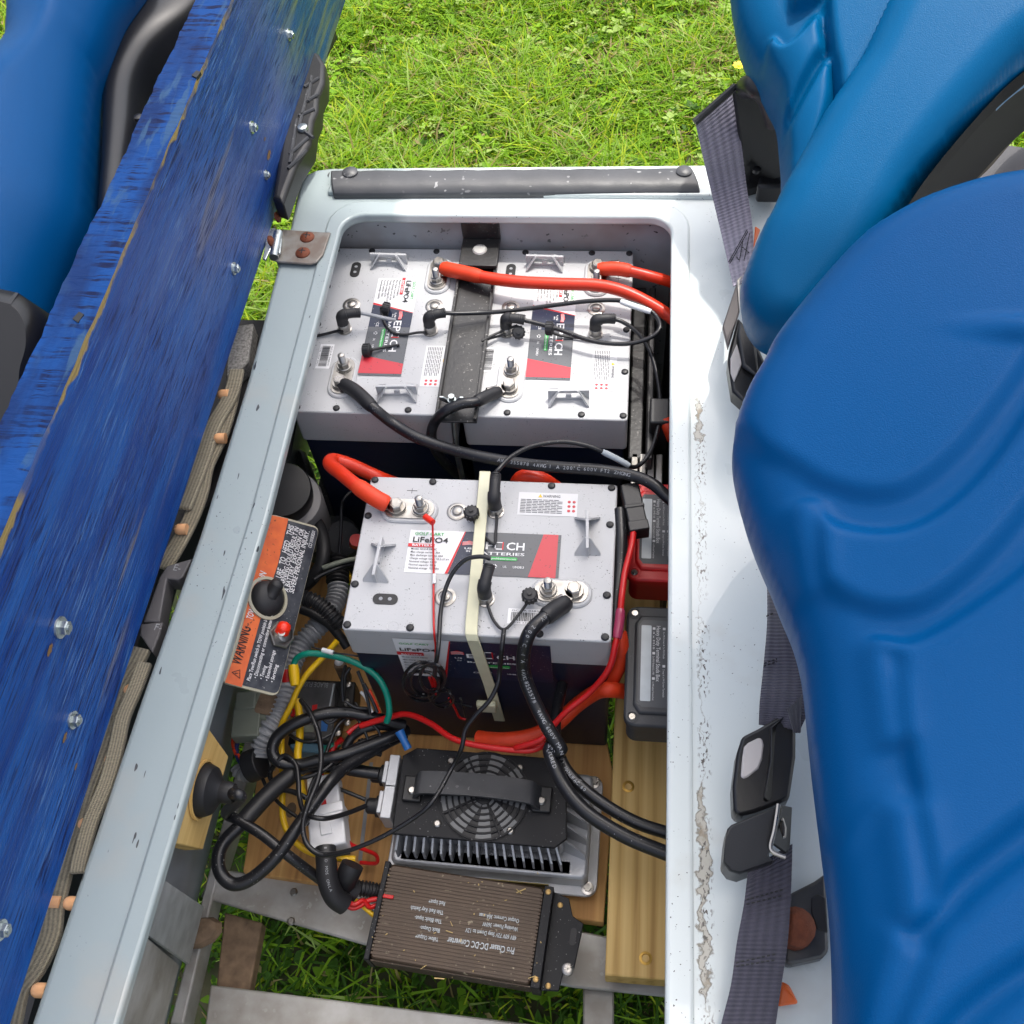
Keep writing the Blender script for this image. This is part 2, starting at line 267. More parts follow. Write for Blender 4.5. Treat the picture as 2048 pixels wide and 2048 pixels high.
# ---------------------------------------------------------------- mesh builder
class MB:
    def __init__(s): s.v = []; s.f = []; s.m = []; s.uv = None; s.mi = 0
    def add(s, vs, fs, X=None):
        b = len(s.v); s.v += [(X @ Vector(p)) if X is not None else Vector(p) for p in vs]
        s.f += [tuple(i+b for i in f) for f in fs]; s.m += [s.mi]*len(fs); return s
    def box(s, x0, x1, y0, y1, z0, z1, X=None):
        return s.add([(x0,y0,z0),(x1,y0,z0),(x1,y1,z0),(x0,y1,z0),(x0,y0,z1),(x1,y0,z1),(x1,y1,z1),(x0,y1,z1)],
                     [(3,2,1,0),(4,5,6,7),(0,1,5,4),(1,2,6,5),(2,3,7,6),(3,0,4,7)], X)
    def prism(s, pts, z0, z1, X=None, ch=0):
        n = len(pts)
        if ch:
            c = Vector((sum(p[0] for p in pts)/n, sum(p[1] for p in pts)/n)); inn = []
            for i in range(n):
                a = Vector(pts[i-1][:2]); p = Vector(pts[i][:2]); d = Vector(pts[(i+1) % n][:2])
                e1 = (p-a).normalized(); e2 = (d-p).normalized(); nn = Vector((-(e1.y+e2.y), e1.x+e2.x)); 
                if nn.length < 1e-6: nn = c-p
                nn.normalize(); k = max(.35, abs(nn.dot(Vector((-e1.y, e1.x))))); inn.append(p+nn*(ch/k))
            rings = [[(p[0],p[1],z0) for p in pts], [(p[0],p[1],z1-ch) for p in pts], [(p.x,p.y,z1) for p in inn]]
        else: rings = [[(p[0],p[1],z0) for p in pts], [(p[0],p[1],z1) for p in pts]]
        vs = sum(rings, []); fs = [tuple(reversed(range(n)))]
        for k in range(len(rings)-1):
            for i in range(n): j = (i+1) % n; fs.append((k*n+i, k*n+j, (k+1)*n+j, (k+1)*n+i))
        fs.append(tuple((len(rings)-1)*n+i for i in range(n)))
        return s.add(vs, fs, X)
    def quad(s, pts, X=None): return s.add(pts, [tuple(range(len(pts)))], X)
    def lathe(s, prof, n=24, X=None, cap=True):
        vs = []; fs = []
        for r, z in prof:
            for i in range(n): a = 2*math.pi*i/n; vs.append((r*math.cos(a), r*math.sin(a), z))
        for k in range(len(prof)-1):
            for i in range(n): j = (i+1) % n; fs.append((k*n+i, k*n+j, (k+1)*n+j, (k+1)*n+i))
        if cap: fs += [tuple(reversed(range(n))), tuple((len(prof)-1)*n+i for i in range(n))]
        return s.add(vs, fs, X)
    def tube(s, pts, r, n=12, radii=None, closed=False, uvs=False):
        pts = [Vector(p) for p in pts]; m = len(pts); T = []
        for i in range(m):
            a = pts[max(i-1, 0)]; c = pts[min(i+1, m-1)]; T.append((c-a).normalized() if (c-a).length > 1e-9 else Vector((1,0,0)))
        up = Vector((0,0,1)) if abs(T[0].z) < .9 else Vector((1,0,0)); U = T[0].cross(up).normalized(); vs = []; fs = []
        for i in range(m):
            U = (U - T[i]*U.dot(T[i])).normalized(); W = T[i].cross(U); rr = radii[i] if radii else r
            for k in range(n): a = 2*math.pi*k/n; vs.append(pts[i]+U*(rr*math.cos(a))+W*(rr*math.sin(a)))
        for i in range(m-1):
            for k in range(n): j = (k+1) % n; fs.append((i*n+k, i*n+j, (i+1)*n+j, (i+1)*n+k))
        fs += [tuple(reversed(range(n))), tuple((m-1)*n+k for k in range(n))]
        return s.add(vs, fs)
    def text(s, txt, O, X, Y, size, width=None, lift=0, bold=0, align='LEFT'):
        cu = bpy.data.curves.new('t', 'FONT'); cu.body = txt; cu.size = 1; cu.resolution_u = 2; cu.offset = bold; cu.align_x = align; cu.fill_mode = 'FRONT'
        ob = bpy.data.objects.new('t', cu); me = ob.to_mesh()
        X = Vector(X).normalized(); Y = Vector(Y).normalized(); Z = X.cross(Y); O = Vector(O)
        co = [v.co.copy() for v in me.vertices]
        if co:
            sx = size
            if width:
                ww = max(c.x for c in co)-min(c.x for c in co); sx = width/max(ww, 1e-6)
            vs = [O+X*(c.x*sx)+Y*(c.y*size)+Z*lift for c in co]; s.add(vs, [tuple(p.vertices) for p in me.polygons])
        ob.to_mesh_clear(); bpy.data.objects.remove(ob); bpy.data.curves.remove(cu)
        return s
WM = {}
def wm(o): return WM.get(o.name, Matrix())
def tag(o, label=None, cat=None, group=None, kind=None):
    if label: o['label'] = label
    if cat: o['category'] = cat
    if group: o['group'] = group
    if kind: o['kind'] = kind
    return o
def thing(name, label, cat, mx=None, group=None):
    o = bpy.data.objects.new(name, None); C.objects.link(o); o.empty_display_size = .05
    mx = mx if isinstance(mx, Matrix) else Matrix.Translation(Vector(mx or (0,0,0)))
    o.matrix_world = mx; WM[o.name] = mx.copy()
    return tag(o, label, cat, group)
def obj(name, mb, m, parent=None, bevel=0, seg=2, angle=35, world=True, smooth=True, label=None, base=None):
    me = bpy.data.meshes.new(name); vs = mb.v
    o = bpy.data.objects.new(name, me); C.objects.link(o)
    if parent is not None:
        o.parent = parent; WM[o.name] = wm(parent)
        if world: inv = wm(parent).inverted(); vs = [inv @ v for v in vs]
    elif base is not None:
        T = Matrix.Translation(Vector(base)); o.matrix_world = T; WM[o.name] = T; inv = T.inverted(); vs = [inv @ v for v in vs]
    me.from_pydata([tuple(v) for v in vs], [], mb.f)
    ms = m if isinstance(m, (list, tuple)) else [m]
    for x in ms: me.materials.append(x if not isinstance(x, str) else M[x])
    if len(ms) > 1: me.polygons.foreach_set('material_index', mb.m)
    if smooth:
        me.polygons.foreach_set('use_smooth', [True]*len(me.polygons)); me.set_sharp_from_angle(angle=math.radians(angle))
    me.update()
    if bevel:
        b = o.modifiers.new('bevel', 'BEVEL'); b.width = bevel; b.segments = seg; b.limit_method = 'ANGLE'; b.angle_limit = math.radians(40); b.harden_normals = False
    if label: o['label'] = label
    return o
def copy_tree(o, parent=None):
    c = o.copy(); C.objects.link(c)
    if parent: c.parent = parent
    WM[c.name] = wm(parent) if parent else wm(o)
    for ch in list(o.children): copy_tree(ch, c)
    return c
def smoothpts(pts, per=8, closed=False):
    pts = [Vector(p) for p in pts]; n = len(pts); out = []
    for i in range(n if closed else n-1):
        g = (lambda k: pts[k % n]) if closed else (lambda k: pts[min(max(k, 0), n-1)])
        a, b, c, d = g(i-1), g(i), g(i+1), g(i+2)
        for j in range(per):
            t = j/per; out.append(.5*((2*b)+(c-a)*t+(2*a-5*b+4*c-d)*t*t+(3*b-a-3*c+d)*t**3))
    if not closed: out.append(pts[-1])
    return out
def rrect(x0, x1, y0, y1, r, n=5):
    o = []
    for cx, cy, a0 in ((x1-r,y0+r,-90),(x1-r,y1-r,0),(x0+r,y1-r,90),(x0+r,y0+r,180)):
        for i in range(n+1): a = math.radians(a0+90*i/n); o.append((cx+r*math.cos(a), cy+r*math.sin(a)))
    return o
def frame(p, x, z=(0,0,1)):
    z = Vector(z).normalized(); x = Vector(x); x = (x-z*x.dot(z)).normalized(); y = z.cross(x)
    m = Matrix((x, y, z)).transposed().to_4x4(); m.translation = Vector(p); return m
def axis_frame(p, d):           # z along d
    return Matrix.Translation(Vector(p)) @ Vector(d).to_track_quat('Z', 'Y').to_matrix().to_4x4()
hexp = [(math.cos(math.pi/3*i), math.sin(math.pi/3*i)) for i in range(6)]
def text_along(mb, pts, r, txt, size, start=.1, face=None):
    pts = [Vector(p) for p in pts]; L = [0]
    for a, b in zip(pts, pts[1:]): L.append(L[-1]+(b-a).length)
    s = start*L[-1]
    for ch in txt:
        adv = size*.68
        if s+adv >= L[-1]: break
        k = max(i for i in range(len(L)) if L[i] <= s); k = min(k, len(pts)-2); t = (s-L[k])/max(L[k+1]-L[k], 1e-9)
        p = pts[k].lerp(pts[k+1], t); X = (pts[k+1]-pts[k]).normalized()
        vd = (CP-p); vd = (vd-X*vd.dot(X)).normalized() if face is None else face
        Y = vd.cross(X)
        if ch != ' ': mb.text(ch, p+vd*(r+.00025)-Y*size*.35, X, Y, size)
        s += adv

# ================================================================= SETTING
g = MB(); g.quad([(-25,-25,0),(25,-25,0),(25,25,0),(-25,25,0)]); tag(obj('ground', g, 'soil'), kind='structure')
def green(name, c, tr=.35):
    m = mat(name, c, .5, var=.3, vscale=30, spec=.15); t = m.node_tree; b = t.nodes['Principled BSDF']
    out = t.nodes['Material Output']; tl = t.nodes.new('ShaderNodeBsdfTranslucent'); mx = t.nodes.new('ShaderNodeMixShader'); mx.inputs[0].default_value = tr
    tl.inputs[0].default_value = (c[0]*1.3, c[1]*1.25, c[2]*.6, 1)
    t.links.new(b.outputs[0], mx.inputs[1]); t.links.new(tl.outputs[0], mx.inputs[2]); t.links.new(mx.outputs[0], out.inputs[0]); return m
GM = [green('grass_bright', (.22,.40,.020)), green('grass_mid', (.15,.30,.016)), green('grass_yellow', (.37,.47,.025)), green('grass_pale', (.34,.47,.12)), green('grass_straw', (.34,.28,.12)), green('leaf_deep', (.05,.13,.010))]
def foliage(name, V, Fc, mi, label, cat):
    me = bpy.data.meshes.new(name); n = len(V); me.vertices.add(n); me.vertices.foreach_set('co', V.astype(np.float32).ravel())
    k = Fc.shape[1]; nf = len(Fc); me.loops.add(nf*k); me.loops.foreach_set('vertex_index', Fc.astype(np.int32).ravel())
    me.polygons.add(nf); me.polygons.foreach_set('loop_start', np.arange(0, nf*k, k, dtype=np.int32)); me.polygons.foreach_set('loop_total', np.full(nf, k, dtype=np.int32))
    me.update(calc_edges=True)
    for x in GM: me.materials.append(x)
    me.polygons.foreach_set('material_index', mi.astype(np.int32)); me.polygons.foreach_set('use_smooth', np.ones(nf, bool))
    o = bpy.data.objects.new(name, me); C.objects.link(o); return tag(o, label, cat, kind='stuff')
# lawn zones seen by the camera: (x0,x1,y0,y1,blades,leaves)
zones = [(-.75,.65,.75,2.35,90000,22000), (.95,1.6,1.0,1.9,14000,5000), (-1.75,-.7,1.5,2.4,14000,4500), (-.42,.42,-.62,.75,16000,9500), (-1.0,-.42,-.5,.75,2500,1200)]
def patch(x, y, s, a=0): return .5+.5*np.sin(x*s+2.1*np.sin(y*s*.7+a)+a)*np.cos(y*s*1.1+1.7*np.sin(x*s*.8)+a*2)
Vs=[];Fs=[];Ms=[];nv=0
for (x0,x1,y0,y1,nb,nl) in zones:
    tuft = nb//9; tx = rng.uniform(x0,x1,tuft); ty = rng.uniform(y0,y1,tuft)
    idx = rng.integers(0,tuft,nb); bx = tx[idx]+rng.normal(0,.009,nb); by = ty[idx]+rng.normal(0,.009,nb)
    pa = patch(bx,by,7.); dens = patch(bx,by,11.,1.)
    hgt = rng.uniform(.018,.052,nb)*(.6+.8*pa); hgt[rng.random(nb) < .03] *= 1.9
    kp = rng.random(nb) < np.where(dens < .22, .45, 1); hgt = np.where(kp, hgt, .001)
    ang = rng.uniform(0,2*np.pi,nb); lean = rng.uniform(.3,1.5,nb)*hgt; wd = rng.uniform(.0010,.0021,nb)
    dx = np.cos(ang); dy = np.sin(ang); px = -dy*wd; py = dx*wd
    z0 = np.zeros(nb)
    r0a = np.stack([bx-px,by-py,z0],1); r0b = np.stack([bx+px,by+py,z0],1)
    mx_ = bx+dx*lean*.35; my_ = by+dy*lean*.35
    r1a = np.stack([mx_-px,my_-py,hgt*.65],1); r1b = np.stack([mx_+px,my_+py,hgt*.65],1)
    ex = bx+dx*lean; ey = by+dy*lean
    r2a = np.stack([ex-px*.2,ey-py*.2,hgt*(.98-.25*rng.random(nb))],1); r2b = r2a+np.stack([px*.4,py*.4,z0],1)
    V = np.stack([r0a,r0b,r1b,r1a,r2b,r2a],1).reshape(-1,3)
    b = nv+np.arange(nb)[:,None]*6
    f = np.concatenate([b+np.array([[0,1,2,3]]), b+np.array([[3,2,4,5]])],0)
    ch = rng.random(nb)+.35*(pa-.5); mi = np.where(ch<.3,1,np.where(ch<.72,0,np.where(ch<.9,2,3))); mi[rng.random(nb)<.07+.22*(dens<.18)] = 4
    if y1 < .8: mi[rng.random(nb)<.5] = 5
    Vs.append(V);Fs.append(f);Ms.append(np.concatenate([mi,mi]));nv+=len(V)
foliage('grass', np.concatenate(Vs), np.concatenate(Fs), np.concatenate(Ms), 'bright green lawn grass growing around and under the cart', 'grass')
Vs=[];Fs=[];Ms=[];nv=0
for (x0,x1,y0,y1,nb,nl) in zones:
    np_ = nl//4; cx = rng.uniform(x0,x1,np_); cy = rng.uniform(y0,y1,np_); dn = patch(cx,cy,9.,2.)
    keep = rng.random(np_) < .35+.75*dn; cx = cx[keep]; cy = cy[keep]; np_ = len(cx)
    ch_ = rng.uniform(.012,.034,np_); cs = rng.uniform(.7,1.5,np_); ca = rng.uniform(0,6.28,np_); ct = rng.random(np_)
    for k in range(6):
        on = rng.random(np_) < (1 if k < 3 else .6)
        a = ca[on]+k*6.283/6*(1+.15*rng.random(on.sum()))+rng.normal(0,.2,on.sum()); n = on.sum(); s = cs[on]
        ln = rng.uniform(.006,.014,n)*s; wd = ln*rng.uniform(.26,.42,n); up = rng.uniform(-.15,.6,n)*ln
        ox = cx[on]; oy = cy[on]; oz = ch_[on]; dx=np.cos(a); dy=np.sin(a)
        def pt(t, w_, zz): return np.stack([ox+dx*(ln*t+.001)-dy*wd*w_, oy+dy*(ln*t+.001)+dx*wd*w_, oz+up*t+zz],1)
        V = np.stack([pt(0,0,0), pt(.45,-1,.0012), pt(.85,-.55,.0006), pt(1.12,0,-.001), pt(.85,.55,.0006), pt(.45,1,.0012), pt(.5,0,-.0012)],1).reshape(-1,3)
        b = nv+np.arange(n)[:,None]*7
        f = np.concatenate([b+np.array([[0,1,6,5]]), b+np.array([[1,2,3,6]]), b+np.array([[6,3,4,5]])],0)
        base = np.where(ct[on]<.32,0,np.where(ct[on]<.68,3,np.where(ct[on]<.86,1,5)))
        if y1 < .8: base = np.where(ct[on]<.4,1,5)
        base = np.where(rng.random(n)<.04,4,base)
        Vs.append(V);Fs.append(f);Ms.append(np.concatenate([base]*3));nv+=len(V)
foliage('ground_cover', np.concatenate(Vs), np.concatenate(Fs), np.concatenate(Ms), 'small leafy clover and weeds mixed through the lawn', 'ground cover')
# yellow flower
fp = P(1478,133,.06)
t = thing('flower', 'small yellow wildflower in the lawn beside the blue seat', 'flower', (fp.x, fp.y, 0))
b = MB()
for k in range(8): 
    a = k*.785; X = Matrix.Translation(fp) @ Matrix.Rotation(a,4,'Z') @ Matrix.Rotation(-.3,4,'Y'); b.quad([(0,0,0),(.007,-.005,.001),(.014,-.003,0),(.015,.003,0),(.007,.005,.001)], X)
obj('petals', b, mat('yellow_petal', lin((240,200,10)), .6), t)
b = MB(); b.tube([(fp.x,fp.y,0),(fp.x+.003,fp.y,.03),fp], .0009, 6); obj('stem', b, GM[1], t)
b = MB(); b.lathe([(.001,0),(.004,.001),(.003,.004)], 10, Matrix.Translation(fp)); obj('flower_centre', b, 'yellow', t)

# ================================================================= CART BODY
ZD = .655
cart = thing('golf_cart', 'pale golf cart body with its battery compartment open', 'golf cart', (.1, 0, 0))
outer = [(-.180,-.85),(-.162,-.367),(-.152,-.106),(-.142,.067),(-.139,.266)]+[(P(u,v,ZD).x, P(u,v,ZD).y) for u,v in ((555,530),(545,500),(579,455),(593,389),(601,362),(612,347),(632,338),(663,334))]+[(.42,.618),(.72,.602),(.95,.60),(.95,-.85)]
outer = outer[::-1]; outer = outer[::-1]
def skewl(l): return [(x+(min(0,y-.09)*.036 if x < .1 else 0), y) for x, y in l]
def ring_(x0,x1,y0,y1,r_): l = rrect(x0,x1,y0,y1,r_,6); l.insert(21,(x0,.09)); return skewl(l)
hole = ring_(-.078,.3105,-.60,.520,.026)
import bmesh
def plate_hole(outer, hole, z0, z1):
    bm = bmesh.new(); es = []
    for ring in (outer, hole):
        vs = [bm.verts.new((p[0],p[1],z1)) for p in ring]; es += [bm.edges.new((vs[i], vs[(i+1) % len(vs)])) for i in range(len(vs))]
    r = bmesh.ops.triangle_fill(bm, use_beauty=True, use_dissolve=False, edges=es)
    fs = [f for f in bm.faces]
    for f in fs:
        if f.normal.z < 0: f.normal_flip()
    ex = bmesh.ops.extrude_face_region(bm, geom=fs)
    for v in [x for x in ex['geom'] if isinstance(x, bmesh.types.BMVert)]: v.co.z = z1
    # original becomes bottom
    top = {v for v in ex['geom'] if isinstance(v, bmesh.types.BMVert)}
    for v in bm.verts:
        if v not in top: v.co.z = z0
    bmesh.ops.recalc_face_normals(bm, faces=bm.faces)
    bmesh.ops.dissolve_limit(bm, angle_limit=.01, verts=bm.verts, edges=bm.edges)
    bm.verts.index_update(); mb = MB(); mb.add([v.co.copy() for v in bm.verts], [tuple(v.index for v in f.verts) for f in bm.faces]); bm.free(); return mb
obj('body_cowl', plate_hole(outer, hole, ZD-.012, ZD), 'cowl', cart, bevel=.0055, seg=4)
rim_o = ring_(-.0965,.331,-.64,.545,.04)
obj('opening_rim', plate_hole(rim_o, ring_(-.0775,.310,-.6,.5195,.026), ZD-.010, ZD+.0030), 'cowl', cart, bevel=.0032, seg=3)
# rear upright ridge in front of the rubber strip
b = MB(); b.prism([(-.105,.556),(.37,.553),(.37,.567),(-.105,.570)], ZD-.004, ZD+.006); obj('rear_bead', b, 'cowl', cart, bevel=.003, seg=3)
# rubber strip
s0 = P(660,335,ZD+.012); s1 = P(1405,335,ZD+.012); s2 = P(1402,378,ZD+.012); s3 = P(664,382,ZD+.012)
b = MB(); prof = [(.0,-.012),(0,.004),(.004,.011),(.012,.013),(.020,.012),(.024,.006),(.024,-.010)]
A = Vector((s3.x,s3.y,ZD+.004)); B = Vector((s2.x,s2.y,ZD+.004)); D = (s0-s3); wdt = D.length; D = Vector((D.x,D.y,0)).normalized()
n = 24; rows = [(0,-.012),(0,.002),(.10,.0065),(.3,.0095),(.6,.0095),(.9,.007),(1,.001),(1,-.012)]
vs = []; fs = []
for i in range(n+1):
    t_ = i/n; base = A.lerp(B, t_)
    for q, (a_, z_) in enumerate(rows): vs.append(base+D*(a_*wdt)+Vector((0,0,z_+(.0008*math.sin(i*2.3) if 1 < q < 6 else 0))))
m_ = len(rows)
for i in range(n):
    for k in range(m_-1): fs.append((i*m_+k, (i+1)*m_+k, (i+1)*m_+k+1, i*m_+k+1))
fs += [tuple(range(m_)), tuple(reversed([n*m_+k for k in range(m_)]))]
b.add(vs, fs); strip = obj('rubber_strip', b, 'bumper', cart, bevel=.002)
for u, v in ((700,345),(1368,343)):
    b = MB(); b.lathe([(.0095,-.002),(.0095,.0015),(.007,.0032),(.002,.0042)], 20, Matrix.Translation(P(u,v,ZD+.014))); obj('push_rivet', b, 'bumper', strip)
# inner walls
b = MB(); b.box(-.115,.318,.531,.535,.20,ZD-.01); obj('rear_wall', b, 'rearwall', cart)
b = MB(); b.box(.3145,.3185,.12,.530,.28,ZD-.012); obj('right_wall', b, 'blackmat', cart)
b = MB(); b.box(.345,.349,-.65,.118,.28,ZD-.012); obj('right_wall', b, 'rail_in', cart)
lw0 = -.096
b = MB(); b.add([(lw0-.018,-.7,.642),(lw0+.008,.53,.642),(-.186,.53,.30),(-.196,-.7,.30),(lw0-.022,-.7,.642),(lw0+.004,.53,.642),(-.190,.53,.30),(-.200,-.7,.30)], [(0,1,2,3),(7,6,5,4),(0,3,7,4),(1,5,6,2)]); obj('left_wall', b, 'rail_in', cart)
def W3(f, l): return [P(*f(a,b_), z) for a,b_,z in l]
def wall_pt(u, v, off=.002):
    p0 = Vector((lw0,0,.63)); n_ = Vector((.33,0,-.085)).normalized(); return PN(u, v, p0+n_*off, n_)
for nm, q, mt in (('galvanised_panel', [(880,1120,.61),(1125,1285,.40),(1045,1600,.39),(790,1420,.61)], 'galv'), ('lower_panel', [(790,1440,.61),(990,1610,.39),(905,1940,.39),(620,1940,.61)], 'alu')):
    b = MB(); fr = W3(zBL, q); bk = [p+Vector((-.004,0,-.001)) for p in fr]; b.add(fr+bk, [(0,1,2,3),(7,6,5,4),(0,4,5,1),(1,5,6,2),(2,6,7,3),(3,7,4,0)]); obj(nm, b, mt, cart)
# frame: alloy angles and channels carrying everything
ZF = .315
def beam(name, q, z, h, m, bev=.002, par=cart, label=None):
    b = MB(); pts = [P(*a, z) for a in q]; b.prism([(p.x,p.y) for p in pts], z-h, z); return obj(name, b, m, par, bevel=bev, label=label)
beam('frame_beam', [z4(0,760),z4(60,650),z4(700,740),z4(1810,960),z4(1830,1150),z4(1440,1110),z4(650,950)][::-1], ZF-.006, .006, 'alu')
beam('frame_beam', [z4(40,1100),z4(1600,1290),z4(1600,1500),z4(0,1400)][::-1], ZF-.008, .03, 'alu')
beam('frame_beam', [z4(95,820),z4(240,860),z4(190,1130),z4(60,1120)][::-1], ZF-.030, .02, 'rustw')
beam('frame_beam', [z4(1480,1100),z4(1600,1120),z4(1600,1300),z4(1480,1290)][::-1], ZF-.030, .02, 'alu')
beam('frame_rail', [zBL(1395,200),zBL(1475,230),zBL(1205,1100),zBL(1010,1932),zBL(935,1932),zBL(1150,1100)][::-1], ZF-.002, .035, 'alu')
b = MB(); p = P(*zBL(1110,1430), ZF+.012); b.lathe([(.012,-.01),(.016,0),(.013,.009),(.004,.012)], 10, Matrix.Translation(p)@Matrix.Scale(1.5,4,(1,.4,0))); obj('rust_lump', b, 'rustw', cart)
for u, v in (z4(362,742), z4(352,855), z4(1530,580), z4(1510,740)):
    b = MB(); b.lathe([(.003,-.001),(.0045,0),(.003,.002)], 12, Matrix.Translation(P(u,v,ZF-.004))); obj('rivet', b, 'steel', cart)
# panel off to the sunny side, out of frame, added to shade the near half
aw = thing('added_shade', 'unseen pale panel on a side pole, added to shade the near half of the cart', 'added_shade', (2.6,.9,0))
b = MB(); b.prism([(-.30,.10),(1.45,.10),(1.45,.96),(1.036,1.058),(.816,1.098),(.616,1.138),(.566,1.308),(.436,1.388),(.036,1.508),(-.30,1.60)], 3.40, 3.44); obj('shade_panel', b, 'canopy', aw, bevel=.01)
b = MB(); b.tube([(2.6,.9,0),(2.6,.9,3.55)], .04, 12); obj('pole', b, 'blackmat', aw)
b = MB(); b.tube([(2.6,.9,3.5),(.6,.9,3.48)], .025, 10); obj('arm', b, 'blackmat', aw)
# right hand grey mat on rear fender
b = MB(); pts = [P(u,v,ZD+.006) for u,v in ((1985,305),(2120,325),(2150,560),(1920,560),(1915,420))]; b.prism([(p.x,p.y) for p in pts][::-1], ZD-.02, ZD+.02); obj('fender_mat', b, 'fmat', cart, bevel=.003)
# black hip bracket with belt guide at upper right
t = thing('hip_guard', 'black moulded hip restraint bracket beside the far right seat', 'bracket', P(1510,360,ZD))
b = MB(); q = [zK(345,48),zK(368,40),zK(480,5),zK(640,150),zK(640,560),zK(480,610),zK(428,635),zK(395,380)]
zz = [.80,.80,.80,.76,.70,.665,.665,.74]
top = [P(*a, z) for a, z in zip(q, zz)]; b.add(top+[p+Vector((0,0,-.012)) for p in top], [tuple(range(7,-1,-1)), tuple(range(8,16))]+[(i,(i+1)%8,8+(i+1)%8,8+i) for i in range(8)]); obj('guard_panel', b, 'blackmat', t, bevel=.003)
b = MB(); b.tube(smoothpts([P(*zK(425,70),.80),P(*zK(470,60),.83),P(*zK(540,120),.82),P(*zK(590,260),.79)]), .012, 12); obj('moulded_edge', b, 'blackmat', t)
b = MB(); p = [P(*a,.69) for a in (zK(520,432),zK(640,425),zK(640,615),zK(482,612))]; b.prism([(a.x,a.y) for a in p][::-1], .665,.69); obj('bracket_foot', b, 'blackmat', t, bevel=.004)
b = MB(); b.lathe([(.005,0),(.005,.004),(.003,.005)], 12, Matrix.Translation(P(*zK(478,533),.70))); obj('bolt', b, 'blackmat', t)

